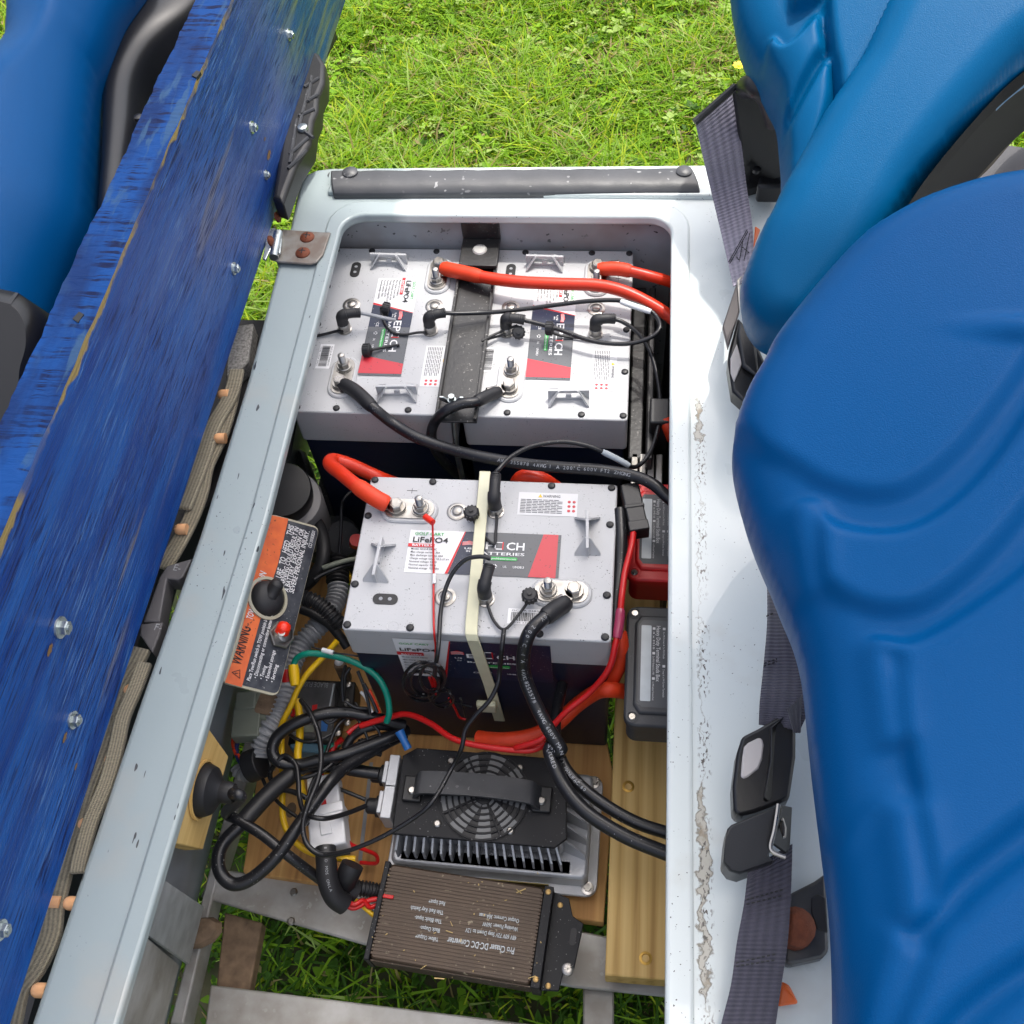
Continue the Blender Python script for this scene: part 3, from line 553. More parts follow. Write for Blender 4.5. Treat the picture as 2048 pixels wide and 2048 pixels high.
# ================================================================= BATTERIES
BH = .275
def decal(mb, x0, y0, x1, y1, z, sk=0): mb.quad([(x0,y0,z),(x1,y0,z),(x1+sk,y1,z),(x0+sk,y1,z)])
def make_battery():
    t = thing('battery', '', 'battery', Matrix.Translation((0,0,.6-BH)))
    z = BH; b = MB(); b.prism(rrect(.002,.258,.002,.178,.004,3), 0, z-.0525); obj('case', b, 'navy', t, bevel=.002, world=False)
    b = MB(); b.prism(rrect(0,.26,0,.181,.004,3), z-.053, z); obj('lid', b, 'lid', t, bevel=.0015, world=False)
    xs = (.005,.067,.129,.192,.254); ys = (.005,.050,.131,.176)
    for x in xs:
        for y in ys:
            if x in (.005,.254) or y in (.005,.176):
                b = MB(); b.lathe([(.0039,-.001),(.0039,.0012),(.003,.0022),(.0008,.0027)], 14, Matrix.Translation((x,y,z))); obj('screw_cap', b, 'rubber', t, world=False)
    for x, y in ((.02,.004),(.05,.006),(.247,.005),(.112,.006),(.256,.09),(.0035,.02),(.256,.15)):
        b = MB(); X = Matrix.Translation((x,y,z)); n = 20
        for i in range(n):
            a0 = 2*math.pi*i/n; a1 = 2*math.pi*(i+1)/n
            b.add([(.0055*math.cos(a0),.0055*math.sin(a0)*.8,.0002),(.0058*math.cos(a0),.0058*math.sin(a0)*.8,.0004),(.0058*math.cos(a1),.0058*math.sin(a1)*.8,.0004),(.0055*math.cos(a1),.0055*math.sin(a1)*.8,.0002)], [(0,1,2,3)], X)
        obj('moulded_ring', b, 'offwhite', t, world=False) if .01 < x < .25 and y > .0055 else None
    for (cx, cy, flip) in ((.0475,.139,1),(.210,.050,-1)):
        tt = []
        b = MB(); b.prism(rrect(cx-.030,cx+.030,cy-.0155,cy+.0155,.015,8), z-.002, z+.003, ch=.0015); tp = obj('terminal', b, 'lid', t, world=False)
        b = MB(); b.prism(rrect(cx-.026,cx+.026,cy-.0115,cy+.0115,.011,8), z+.003, z+.0045); obj('terminal_plate', b, 'steel', tp, world=False)
        for s, kind in ((-1,'bolt'),(1,'stud')):
            x = cx+s*.0125*flip*(1) if True else 0
            b = MB(); X = Matrix.Translation((x,cy,z+.0045)); b.lathe([(.0098,0),(.0098,.0014)], 24, X); b.lathe([(.0082,.0014),(.0086,.003),(.0078,.0036)], 24, X)
            if kind == 'bolt':
                b.prism([(.0072*a,.0072*c) for a,c in hexp], .0036,.0098, X@Matrix.Rotation(.3,4,'Z'), ch=.0008); b.lathe([(.005,.0097),(.0046,.0101)], 20, X)
                obj('bolt', b, 'steel', tp, world=False, angle=25)
            else:
                b.prism([(.0068*a,.0068*c) for a,c in hexp], .0036,.0095, X@Matrix.Rotation(.1,4,'Z'), ch=.0008)
                pr = [(.0040,.0095)]
                for k in range(9): pr += [(.0040,.0098+k*.0012),(.0034,.0104+k*.0012)]
                pr += [(.0034,.0206),(.0012,.0215)]; b.lathe(pr, 16, X); obj('stud', b, 'steel', tp, world=False, angle=25)
    for x, y in ((.097,.140),(.097,.040)):
        b = MB(); X = Matrix.Translation((x,y,z)); b.lathe([(.0105,0),(.0105,.0012),(.0090,.0018),(.0072,.0018),(.0068,-.002)], 28, X, cap=False); b.lathe([(.0068,-.0012),(.0001,-.001)], 24, X, cap=False)
        pt_ = obj('socket', b, 'steel', t, world=False)
        b = MB(); b.lathe([(.0048,-.001),(.0048,.0028),(.0038,.0034)], 20, X); obj('socket_pin', b, 'steel', pt_, world=False)
    for x, y in ((.137,.141),(.137,.039)):
        b = MB(); X = Matrix.Translation((x,y,z)); b.lathe([(.0085,0),(.0085,.002),(.0075,.0022),(.0066,.0026),(.0066,.012),(.006,.0125)], 24, X); b.prism([(.0078*a,.0078*c) for a,c in hexp], .002,.0055, X); obj('port', b, 'steel', t, world=False, angle=25)
    b = MB(); b.prism(rrect(.0255,.0505,.0290,.0405,.0055,6), z-.001, z+.001); w_ = obj('indicator_window', b, 'rubber', t, world=False)
    b = MB()
    for x in (.0335,.0425): b.lathe([(.0020,.0011),(.0016,.0015)], 14, Matrix.Translation((x,.0348,z)))
    obj('lens', b, 'hose', w_, world=False)
    for (cx, cy, a) in ((.026,.0755,-.03),(.232,.116,.05)):
        X = Matrix.Translation((cx,cy,z)) @ Matrix.Rotation(a,4,'Z'); b = MB(); L_ = .0225; H_ = .0155
        # standing plate with a slot window: four bars and a tongue
        b.box(-.0016,.0016,-L_,L_,H_-.0045,H_, X); b.box(-.0016,.0016,-L_,L_,-.001,.0035, X)
        b.box(-.0016,.0016,-L_,-L_+.006,.0035,H_-.0045, X); b.box(-.0016,.0016,L_-.006,L_,.0035,H_-.0045, X); b.box(-.0016,.0016,-.003,.003,.0035,.008, X)
        for s in (-1,1):
            Y0 = s*L_; Yt = Y0-s*.011; fa = [(-.0125,Y0,0),(.0125,Y0,0),(.0125,Y0-s*.001,.0025),(.0022,Yt,H_),(-.0022,Yt,H_),(-.0125,Y0-s*.001,.0025)]; ba = [(x,y-s*.0016,z_-.0004) for x,y,z_ in fa]
            b.add(fa+ba, [(0,1,2,3,4,5),(11,10,9,8,7,6)]+[(k,(k+1)%6,6+(k+1)%6,6+k) for k in range(6)], X)
        obj('handle_bracket', b, 'lid', t, world=False, bevel=.0004, angle=25)
    def label(z_, X, sx, big):
        # label of 154 x 50 mm in its own plane X; white left, navy, grey, red
        W_, H_ = .154*sx, .050*sx
        b = MB(); b.quad([(0,0,0),(W_,0,0),(W_,H_,0),(0,H_,0)], X); lb = obj('label', b, 'white', t, world=False, smooth=False)
        e = .00025
        b = MB(); b.quad([(.044*sx,0,e),(W_,0,e),(W_,H_,e),(.057*sx,H_,e)], X); obj('navy_band', b, 'labnavy', lb, world=False, smooth=False)
        if not big:
            b = MB(); b.quad([(.080*sx,0,2*e),(W_,0,2*e),(W_,H_,2*e),(.080*sx,H_,2*e)], X); obj('grey_band', b, 'labgrey', lb, world=False, smooth=False)
            b = MB(); b.quad([(.124*sx,0,3*e),(.151*sx,0,3*e),(.151*sx,H_,3*e),(.136*sx,H_,3*e)], X); obj('red_band', b, 'labred', lb, world=False, smooth=False)
        b = MB(); b.quad([(.041*sx,0,2*e),(.0440*sx,0,2*e),(.0570*sx,H_,2*e),(.0560*sx,H_,2*e)], X); obj('red_stripe', b, 'labred2', lb, world=False, smooth=False)
        Ox = X.translation; U = X.to_3x3() @ Vector((1,0,0)); Vv = X.to_3x3() @ Vector((0,1,0))
        def at_(x, y): return X @ Vector((x*sx, y*sx, 3.5*e))
        b = MB(); b.text('GOLF CART', at_(.005,.0435), U, Vv, .0052*sx, .030*sx, bold=.01); obj('lettering', b, 'green', lb, world=False, smooth=False)
        b = MB(); b.text('LiFePO4', at_(.0035,.0352), U, Vv, .0088*sx, .036*sx, bold=.02)
        for i, s in enumerate(('Model: GC2-R 0483C','Max charge current: 30A','Max discharge current: 60A','Charge voltage range: 55.2-57.6V','Nominal voltage: 51.2V','Normal capacity: 30Ah','Nominal energy: 1536Wh')):
            b.text(s, at_(.0035,.0262-i*.0037), U, Vv, .0030*sx, bold=.012)
        obj('lettering', b, 'black', lb, world=False, smooth=False)
        b = MB(); b.quad([at_(0,.0295),at_(.027,.0295),at_(.027,.0335),at_(0,.0335)]); obj('red_bar', b, 'labred2', lb, world=False, smooth=False)
        b = MB(); b.text('BATTERY', at_(.004,.0302)+(X.to_3x3()@Vector((0,0,e))), U, Vv, .0037*sx, .021*sx, bold=.02)
        b.text('EP', at_(.069,.0300), U, Vv, .0125*sx, .017*sx, bold=.015); b.text('CH', at_(.0995,.0300), U, Vv, .0125*sx, .018*sx, bold=.015)
        for q in ((.0880,.0300,.0955,.0312),(.0880,.0300,.0892,.0388),(.0880,.0378,.0955,.0388)): b.quad([at_(q[0],q[1]),at_(q[2],q[1]),at_(q[2],q[3]),at_(q[0],q[3])])
        b.text('BATTERIES', at_(.069,.0235), U, Vv, .0048*sx, .049*sx, bold=.01)
        b.text('CE   \u25B3   \u267B   UN38.3' if False else 'CE', at_(.073,.0090), U, Vv, .0046*sx, .0065*sx)
        b.text('UN38.3', at_(.108,.0092), U, Vv, .0036*sx, .011*sx, bold=.01); b.text('UL', at_(.098,.0092), U, Vv, .0036*sx)
        for k in range(3):
            a = k*2.094; c_ = at_(.090,.0105); p1 = U*math.cos(a)+Vv*math.sin(a); p2 = U*math.cos(a+1.5)+Vv*math.sin(a+1.5); r_ = .0028*sx
            b.quad([c_+p1*r_, c_+p2*r_, c_+p2*r_*.6, c_+p1*r_*.6])
        obj('lettering', b, 'white', lb, world=False, smooth=False)
        b = MB(); b.quad([at_(.0955,.0300),at_(.0967,.0300),at_(.0967,.0388),at_(.0955,.0388)]); obj('red_print', b, 'labred2', lb, world=False, smooth=False); b = MB()
        b.quad([at_(.0548,.0330),at_(.062,.0345),at_(.068,.0335),at_(.068,.0370),at_(.062,.0390),at_(.0548,.0370)]); obj('flag_print', b, 'labred2', lb, world=False, smooth=False)
        b = MB(); pr = [at_(x,y) for x,y in rrect(.083,.112,.0175,.0215,.0019,4)]; b.quad(pr); obj('green_pill', b, 'green', lb, world=False, smooth=False)
        b = MB(); b.text('epochbatteries.com', at_(.0845,.0184)+(X.to_3x3()@Vector((0,0,e))), U, Vv, .0029*sx, .026*sx, bold=.01); 
        for i in range(3): b.quad([at_(.0552,.0340+i*.0014+.0003)+(X.to_3x3()@Vector((0,0,e))),at_(.0675,.0345+i*.0014)+(X.to_3x3()@Vector((0,0,e))),at_(.0675,.0349+i*.0014)+(X.to_3x3()@Vector((0,0,e))),at_(.0552,.0344+i*.0014+.0003)+(X.to_3x3()@Vector((0,0,e)))])
        obj('lettering', b, 'white', lb, world=False, smooth=False)
        b = MB(); sh = [at_(x,y) for x,y in ((.0548,.0335),(.0550,.0280),(.0580,.0245),(.0615,.0225),(.0650,.0245),(.0680,.0280),(.0680,.0340))]; b.quad(sh); obj('shield_print', b, 'labnavy', lb, world=False, smooth=False)
        b = MB(); b.text('US', at_(.0575,.0288)+(X.to_3x3()@Vector((0,0,e))), U, Vv, .0028*sx, .0075*sx, bold=.02); b.text('IN', at_(.0595,.0258)+(X.to_3x3()@Vector((0,0,e))), U, Vv, .0024*sx, .004*sx, bold=.02); obj('lettering', b, 'white', lb, world=False, smooth=False)
        return lb
    label(z, Matrix.Translation((.052,.066,z+.0004)), 1, False)
    # front side label
    Xs = Matrix.Translation((.047,-.0004,z-.105)) @ Matrix.Rotation(math.radians(90),4,'X'); label(0, Xs, 1.03*.97, True) if False else None
    X2 = Matrix.Translation((.048,-.0008,z-.0105-.087)) @ Matrix.Rotation(math.radians(90),4,'X') @ Matrix.Diagonal((1,1.7,1,1)); label(0, X2, 1.0, True)
    # warning sticker
    b = MB(); b.quad([(.159,.139,z+.0004),(.220,.139,z+.0004),(.220,.167,z+.0004),(.159,.167,z+.0004)]); ws = obj('warning_sticker', b, 'offwhite', t, world=False, smooth=False)
    b = MB(); b.text('WARNING', (.184,.1612,z+.0007), (1,0,0), (0,1,0), .0046, .018, bold=.01)
    for i in range(9): 
        y = .1575-i*.00195; w0 = .044 if i % 3 else .040; 
        for k in range(7): 
            x = .1615+k*w0/7; b.quad([(x,y,z+.0007),(x+w0/7*.86,y,z+.0007),(x+w0/7*.86,y+.0008,z+.0007),(x,y+.0008,z+.0007)])
    obj('lettering', b, 'stickergrey', ws, world=False, smooth=False)
    b = MB(); b.quad([(.1790,.1610,z+.0007),(.1835,.1610,z+.0007),(.18125,.1652,z+.0007)]); obj('warning_triangle', b, 'yellow', ws, world=False, smooth=False)
    b = MB()
    for i in range(3):
        for k in range(2): b.lathe([(.0017,.0006),(.0001,.0007)], 12, Matrix.Translation((.2115+k*.005,.1565-i*.0055,z)), cap=False); 
    obj('red_symbols', b, 'labred', ws, world=False, smooth=False)
    # barcode
    b = MB(); b.quad([(.160,.0145,z+.0004),(.197,.0145,z+.0004),(.197,.031,z+.0004),(.160,.031,z+.0004)]); bc = obj('barcode_sticker', b, 'white', t, world=False, smooth=False)
    b = MB(); x = .163; random.seed(3)
    while x < .194: ww = random.choice((.0003,.0006,.0009)); b.quad([(x,.0175,z+.0007),(x+ww,.0175,z+.0007),(x+ww,.0270,z+.0007),(x,.0270,z+.0007)]); x += ww+random.choice((.0004,.0007))
    b.text('GC2-R 0483C', (.163,.0280,z+.0007), (1,0,0), (0,1,0), .0026, .030); b.text('1536 2304 0921', (.164,.0152,z+.0007), (1,0,0), (0,1,0), .0019, .028); obj('lettering', b, 'black', bc, world=False, smooth=False)
    # stamped plus
    b = MB(); b.box(.041,.052,.1640,.1645,z,z+.0003); b.box(.0462,.0467,.161,.167,z,z+.0003); obj('stamped_mark', b, 'greybox', t, world=False)
    return t
bat = make_battery()
tag(bat, 'nearest battery, strapped by the cream band behind the charger', group='white lidded lithium batteries')
def setm(o, mx): o.matrix_world = mx; WM[o.name] = mx
bl = copy_tree(bat); br = copy_tree(bat)
setm(bl, Matrix.Translation((-.104,.525,.6-BH)) @ Matrix.Rotation(-math.pi/2,4,'Z')); setm(br, Matrix.Translation((.087,.525,.6-BH)) @ Matrix.Rotation(-math.pi/2,4,'Z'))
tag(bl, 'rear left battery beside the rail, left of the black hold-down bar'); tag(br, 'rear right battery, right of the black hold-down bar')

# ---- cable helper
def cable(name, label, cat, pts, r, m, n=12, group=None, per=8, base=None):
    sp = smoothpts(pts, per); t = thing(name, label, cat, base or pts[0], group=group)
    b = MB(); b.tube(sp, r, n); obj('jacket', b, m, t, angle=60); return t, sp
def lug(t, p, d, r=.0055, m='steel'):          # ring terminal at p, barrel along d
    d = Vector(d).normalized(); X = frame(p, d); b = MB()
    b.lathe([(.0092,0),(.0095,.0012),(.009,.0022)], 24, X); b.box(.006,.020,-.006,.006,0,.0022, X); b.tube([X@Vector((.014,0,.003)), X@Vector((.026,0,.005))], r*.85, 14); return obj('ring_terminal', b, m, t)
def sleeve(t, pts, r, m='rubber', name='heat_shrink'):
    sp = smoothpts(pts, 6); k = len(sp); rr = [r*(.86+.14*min(1, i/2, (k-1-i)/2)) for i in range(k)]; b = MB(); b.tube(sp, r, 14, radii=rr); return obj(name, b, m, t, angle=60)
ZT = .600
# ---- hold-down bar between the rear batteries
t = thing('hold_down_bar', 'black steel hold-down channel clamped over the two rear batteries', 'hold-down bar', (.083,.39,.6))
q = [(.060,.252),(.106,.252),(.106,.519),(.060,.519)]
b = MB(); b.box(.060,.106,.252,.520,.6035,.6065); b.box(.060,.0635,.252,.520,.6065,.6125); b.box(.1025,.106,.252,.520,.6065,.6125); obj('channel', b, 'blackmetal', t, bevel=.0008)
b = MB(); b.box(.061,.107,.478,.532,.6125,.618); b.box(.061,.107,.524,.5305,.618,.642); obj('end_clip', b, 'blackmetal', t, bevel=.001)
b = MB(); b.lathe([(.009,.0),(.0075,.0016),(.002,.002)], 12, Matrix.Translation((.084,.505,.6182))); obj('spot_weld', b, 'alu', t)
wp = P(*z2(735,975), .618)
b = MB(); X = Matrix.Translation(wp); b.lathe([(.0045,-.006),(.0055,-.003),(.005,.004)], 16, X)
for s in (-1,1): b.prism([(0,-.0015),(.006,-.0015),(.014,.0045),(.013,.0085),(.009,.0085),(.004,.0035),(0,.0035)] if s > 0 else [(0,.0035),(-.004,.0035),(-.009,.0085),(-.013,.0085),(-.014,.0045),(-.006,-.0015),(0,-.0015)], -.001,.001, X @ Matrix.Rotation(math.radians(90),4,'X'))
obj('wing_nut', b, 'zinc', t, bevel=.0003)
b = MB(); b.tube([wp+Vector((0,0,.010)), wp+Vector((0,0,-.004)), Vector((wp.x+.001,.246,.56)), Vector((wp.x+.004,.247,.40))], .0034, 12); obj('threaded_rod', b, 'zinc', t)

# ---- cream strap
t = thing('strap', 'cream nylon strap over the nearest battery, hanging down its front', 'strap', (.125,0,.6))
def ribbon(mb, pts, w, side, th=.0016, uv=False):
    pts = [Vector(p) for p in pts]; side = Vector(side) if not isinstance(side, list) else side; n = len(pts); vs = []
    for i, p in enumerate(pts):
        s = (side[i] if isinstance(side, list) else side).normalized(); tg = (pts[min(i+1,n-1)]-pts[max(i-1,0)]).normalized(); nn = s.cross(tg).normalized()
        ww = w[i] if isinstance(w, list) else w
        for a, c in ((-1,-1),(1,-1),(1,1),(-1,1)): vs.append(p+s*(a*ww/2)+nn*(c*th/2))
    fs = [(3,2,1,0)]+[tuple((n-1)*4+k for k in range(4))]
    for i in range(n-1):
        for k in range(4): j = (k+1) % 4; fs.append((i*4+k, i*4+j, (i+1)*4+j, (i+1)*4+k))
    mb.add(vs, fs)
b = MB(); ribbon(b, [(.1215,.188,.50),(.1215,.188,.585),(.1215,.187,.606),(.1225,.180,.6085),(.1265,.010,.6055),(.1275,-.001,.6045),(.1290,-.0045,.600),(.1310,-.004,.57),(.1355,-.004,.50),(.1390,-.004,.40)], .0118, (1,0,0), .002); obj('band', b, 'cream', t, bevel=.0006)
b = MB(); p = PY(*z3(905,1228), -.006); b.box(p.x-.011,p.x+.010,-.012,-.005,p.z-.010,p.z+.010); obj('strap_buckle', b, 'cream', t, bevel=.002)

# ---- heavy cables
def gp(f, l): return [P(*f(a,b_), z) for a,b_,z in l]
pts = gp(z2, [(690,330,.612),(760,345,.617),(880,372,.622),(1050,395,.626),(1250,405,.628),(1430,412,.628),(1560,440,.626),(1680,495,.620),(1790,565,.612),(1860,640,.60)])
t, sp = cable('heavy_cable', 'thick red cable from the rear left battery across to the right deck', 'cable', pts, .0072, 'red', 16, 'red battery cables'); sleeve(t, pts[0:3], .0088, 'orange'); lug(t, (-.104+.139,.525-.035,.6062), (1,-.4,0))
pts = gp(z2, [(1440,335,.614),(1530,332,.617),(1600,345,.617),(1700,370,.614),(1800,400,.606),(1900,440,.59)])
t, sp = cable('heavy_cable', 'short red cable leaving the rear right battery at the far corner', 'cable', pts, .0065, 'red', 16, 'red battery cables'); sleeve(t, pts[0:3], .0082, 'orange'); lug(t, (.087+.139,.525-.035,.6062), (1,.05,0))
pts = gp(z3, [(425,265,.612),(360,230,.617),(270,170,.617),(195,110,.608),(145,70,.595),(160,48,.58),(240,70,.57),(320,105,.56),(400,140,.55),(470,165,.53)])
t, sp = cable('heavy_cable', 'red cable looping out from the left side of the nearest battery', 'cable', pts, .0076, 'red', 16, 'red battery cables'); sleeve(t, pts[0:3], .0090, 'orange'); lug(t, (.0350,.139,.6062), (-1,.2,0))
pts = gp(z3, [(1050,160,.56),(1070,135,.575),(1120,128,.58),(1180,150,.575),(1235,185,.56)])
cable('heavy_cable', 'red cable arching up just behind the nearest battery', 'cable', pts, .0085, 'red', 16, 'red battery cables')
pts = gp(z2, [(200,885,.6065),(270,925,.612),(350,1000,.616),(450,1080,.60),(560,1145,.598),(700,1195,.596),(850,1235,.60),(1050,1270,.602),(1250,1290,.606),(1450,1305,.608),(1600,1330,.609),(1700,1370,.610),(1780,1440,.607),(1900,1540,.60)])
t, sp = cable('heavy_cable', 'thick black cable sweeping from the rear left battery to the right deck', 'cable', pts, .0062, 'cable', 16, 'black battery cables'); sleeve(t, pts[0:3], .0080); lug(t, (-.104+.05,.525-.2225,.6062), (1,-.6,0))
b = MB(); text_along(b, sp, .0062, 'AWG 355878 4AWG I A 200\u00b0C 600V FT2 ZHONG', .0052, .50); obj('lettering', b, 'hose', t, smooth=False)
pts = gp(z2, [(960,925,.6065),(900,950,.615),(850,975,.622),(780,985,.624),(700,1020,.618),(650,1075,.600),(635,1140,.585),(660,1215,.56),(720,1290,.52),(790,1345,.48)])
t, sp = cable('heavy_cable', 'short black cable bending over the wing nut from the rear right battery', 'cable', pts, .0058, 'cable', 16, 'black battery cables'); sleeve(t, pts[0:3], .0072); lug(t, (.087+.05,.525-.2225,.6062), (-1,-.5,0))
pts = gp(z3, [(1290,735,.6065),(1235,770,.612),(1180,810,.618),(1110,880,.618),(1080,980,.60),(1085,1090,.575),(1130,1210,.56),(1190,1330,.55),(1260,1450,.54)])+gp(z4, [(1350,190,.535),(1400,320,.53),(1490,430,.53),(1640,525,.53),(1800,592,.53),(1950,650,.53)])
t, sp = cable('heavy_cable', 'thick black cable from the nearest battery down past the fan charger', 'cable', pts, .0068, 'cable', 16, 'black battery cables'); sleeve(t, pts[0:3], .0088); lug(t, (.2225,.050,.6062), (-1,-1,0))
b = MB(); text_along(b, sp, .0068, '600V  200\u00b0C  1 A  4AWG 8255578  4AWG 600V MANUFACTURED', .0052, .07); obj('lettering', b, 'hose', t, smooth=False)
pts = gp(z4, [(1400,-60,.50),(1375,60,.51),(1375,160,.52),(1410,260,.522),(1480,340,.524),(1580,415,.524),(1690,475,.524),(1810,515,.524),(1950,555,.524)])
t, sp = cable('heavy_cable', 'black cable running beside the thicker one over the charger corner', 'cable', pts, .0060, 'cable', 14, 'black battery cables'); b = MB(); text_along(b, sp, .0060, 'AWG VW-1 MANUFAC 60', .0045, .3); obj('lettering', b, 'hose', t, smooth=False)
# lower red/orange run
pts = gp(z3, [(1562,1165,.50),(1490,1158,.515),(1430,1170,.50),(1340,1230,.47),(1240,1320,.46),(1120,1380,.455),(980,1400,.45),(860,1390,.44)])
t, sp = cable('heavy_cable', 'orange-red cable leaving the charcoal studs box, crossing under the wires', 'cable', pts, .0080, 'orange', 14, 'red battery cables')
pts = gp(z3, [(1480,1170,.49),(1540,1050,.52),(1555,960,.54),(1545,880,.55)]); cable('heavy_cable', 'orange cable rising between the nearest battery and the charcoal studs box', 'cable', pts, .0070, 'orange', 12, 'red battery cables')
pts = gp(z3, [(1545,290,.597),(1550,420,.595),(1545,560,.59),(1525,760,.585),(1515,900,.575)]); cable('heavy_cable', 'black cable squeezed upright between the nearest battery and the red box', 'cable', pts, .0065, 'cable', 12)
pts = gp(z3, [(1610,400,.60),(1600,470,.602),(1570,590,.60),(1555,700,.60),(1545,800,.595),(1525,930,.59),(1490,1060,.57),(1400,1170,.545),(1290,1260,.53),(1215,1340,.52),(1160,1400,.515),(1040,1440,.50)])+gp(z4, [(1330,165,.50),(1270,195,.50),(1100,180,.495),(980,150,.49),(890,90,.48),(800,55,.47),(720,70,.46),(620,100,.45)])
t, sp = cable('wire', 'long red wire from the inline fuse down and across above the charger', 'wire', pts, .0032, 'redw', 10); sleeve(t, gp(z3, [(1548,770,.598),(1543,830,.596),(1530,910,.592)]), .0048, mat('clear_pink_shrink', lin((150,50,80)), .25))
t = thing('fuse_holder', 'black inline fuse holder beside the red studs box', 'fuse holder', P(*z3(1610,290), .56))
b = MB(); a = P(*z3(1590,170),.600); c = P(*z3(1640,395),.600); X = frame((a+c)/2, c-a); L_ = (c-a).length; b.box(-L_/2,L_/2,-.0095,.0095,-.014,.004,X); obj('holder_body', b, 'blackmat', t, bevel=.0015)
b = MB(); b.box(-L_*.05,L_*.03,-.0102,.0102,-.014,.0048,X); b.box(L_*.30,L_*.5,-.0102,.0102,-.014,.0046,X); obj('holder_ridge', b, 'blackmat', t, bevel=.001)

# ---- comms leads with elbow plugs
def elbow(t, base, d, h=.020):                   # plug standing on port, boot leaving along d
    base = Vector(base); d = Vector(d); b = MB(); X = Matrix.Translation(base)
    b.lathe([(.0070,.004),(.0074,.0055),(.0072,.011),(.0060,.0125)], 20, X); nut = obj('coupling_nut', b, 'steel', t)
    b = MB(); top = base+Vector((0,0,h)); d0 = d.normalized()
    k = smoothpts([base+Vector((0,0,.011)), base+Vector((0,0,h*.75)), top+Vector((0,0,.003))+d0*.001, top+Vector((0,0,.004))+d0*.007], 5); b.tube(k, .0068, 14)
    b.tube(smoothpts([top+Vector((0,0,.004))+d0*.004, top+Vector((0,0,.003))+d*.6, top+d], 4), .0058, 12)
    for i in range(4): c = top+Vector((0,0,.003))+d*(.62+.11*i); b.tube([c, c+d0*.0012], .0056-.0004*i, 12)
    return obj('elbow_plug', b, 'plug', t, angle=50)
def cap(name, label, p, ring, cord):             # dust cap with tether
    t = thing(name, label, 'dust cap', p, group='rubber dust caps'); b = MB(); X = axis_frame(p, ring); prof = [(.0070,-.004)]+[(.0074,-.003+.001*i) for i in range(7)]+[(.0060,.0045),(.003,.0050)]
    b.lathe(prof, 18, X); b.lathe([(.0024,.005),(.0024,.0068)], 12, X); 
    for i in range(12): a = i*.5236; b.box(.0071,.0080,-.0009,.0009,-.0035,.0035, X@Matrix.Rotation(a,4,'Z'))
    obj('cap_body', b, 'plug', t)
    b = MB(); sp = smoothpts(cord, 6); b.tube(sp, .0015, 8); obj('tether', b, 'plug', t); return t
zt = .6
E1 = (-.104+.039,.525-.137,zt); E2 = (-.104+.141,.525-.137,zt); E3 = (.087+.039,.525-.137,zt); E4 = (.087+.141,.525-.137,zt)
pts = gp(z2, [(700,545,.624),(760,548,.622),(870,545,.618),(960,540,.618),(1100,525,.620),(1250,505,.626),(1400,488,.632),(1540,485,.634),(1640,510,.634),(1710,550,.63),(1740,610,.63),(1700,660,.626),(1600,692,.620),(1480,692,.618),(1380,672,.618),(1250,625,.620),(1150,597,.622),(1080,580,.624)])
t, sp = cable('communication_lead', 'thin black lead looping between two elbow plugs over both rear batteries', 'lead', pts, .0026, 'cable', 10, 'thin black communication leads')
elbow(t, E2, P(*z2(700,545),.624)-Vector((E2[0],E2[1],.620))); elbow(t, E3, P(*z2(1085,580),.624)-Vector((E3[0],E3[1],.620)))
sleeve(t, gp(z2, [(1550,490,.6345),(1620,515,.6345),(1695,540,.633)]), .0034, 'white', 'white_marker')
pts = gp(z2, [(1515,575,.622),(1560,590,.620),(1630,640,.612),(1690,730,.60),(1725,850,.59),(1740,990,.58),(1725,1120,.58),(1690,1220,.588),(1640,1280,.592),(1590,1285,.600),(1480,1225,.614),(1380,1185,.622),(1260,1168,.626),(1120,1190,.628),(1020,1240,.628),(960,1300,.628)])+gp(z3, [(945,110,.630)])
t, sp = cable('communication_lead', 'thin black lead from the far right elbow plug down to the nearest battery', 'lead', pts, .0024, 'cable', 10, 'thin black communication leads')
elbow(t, E4, P(*z2(1520,575),.622)-Vector((E4[0],E4[1],.620))); elbow(t, (.137,.141,zt), P(*z3(945,120),.628)-Vector((.137,.141,.620)))
sleeve(t, gp(z2, [(1460,1215,.6165),(1530,1250,.608),(1590,1283,.601)]), .0033, 'silver', 'white_marker')
t = thing('communication_lead', 'elbow plug on the rear left battery nearest the rail', 'lead', E1, group='thin black communication leads'); elbow(t, E1, P(*z2(290,545),.622)-Vector((E1[0],E1[1],.620)))
b = MB(); b.tube(smoothpts(gp(z2, [(290,545,.622),(360,560,.62),(430,575,.616),(460,580,.612)])), .0022, 8); obj('lead', b, 'hose', t)
pts = gp(z3, [(920,525,.632),(870,515,.632),(800,530,.628),(740,590,.62),(700,680,.612),(680,780,.606),(672,900,.604),(665,980,.60),(655,1040,.58)])+[PY(*z3(650,1090),-.02)]
t, sp = cable('communication_lead', 'thin black lead arching over the nearest battery label and down its front', 'lead', pts, .0022, 'cable', 10, 'thin black communication leads'); elbow(t, (.137,.039,zt), P(*z3(915,560),.628)-Vector((.137,.039,.620)))
pts = gp(z3, [(985,865,.606),(975,960,.60),(965,1060,.57)])+gp(z3, [(955,1130,.56),(915,1210,.55),(850,1280,.54),(800,1350,.53),(780,1440,.52)])+gp(z4, [(975,260,.50),(900,390,.50),(820,460,.49),(700,530,.48),(580,580,.47),(480,600,.46)])
cable('communication_lead', 'black lead hanging in front of the nearest battery down across the charger', 'lead', pts, .0023, 'cable', 10, 'thin black communication leads')
def spt(f, l): return [P(*f(a,b_), z) for a,b_,z in l]
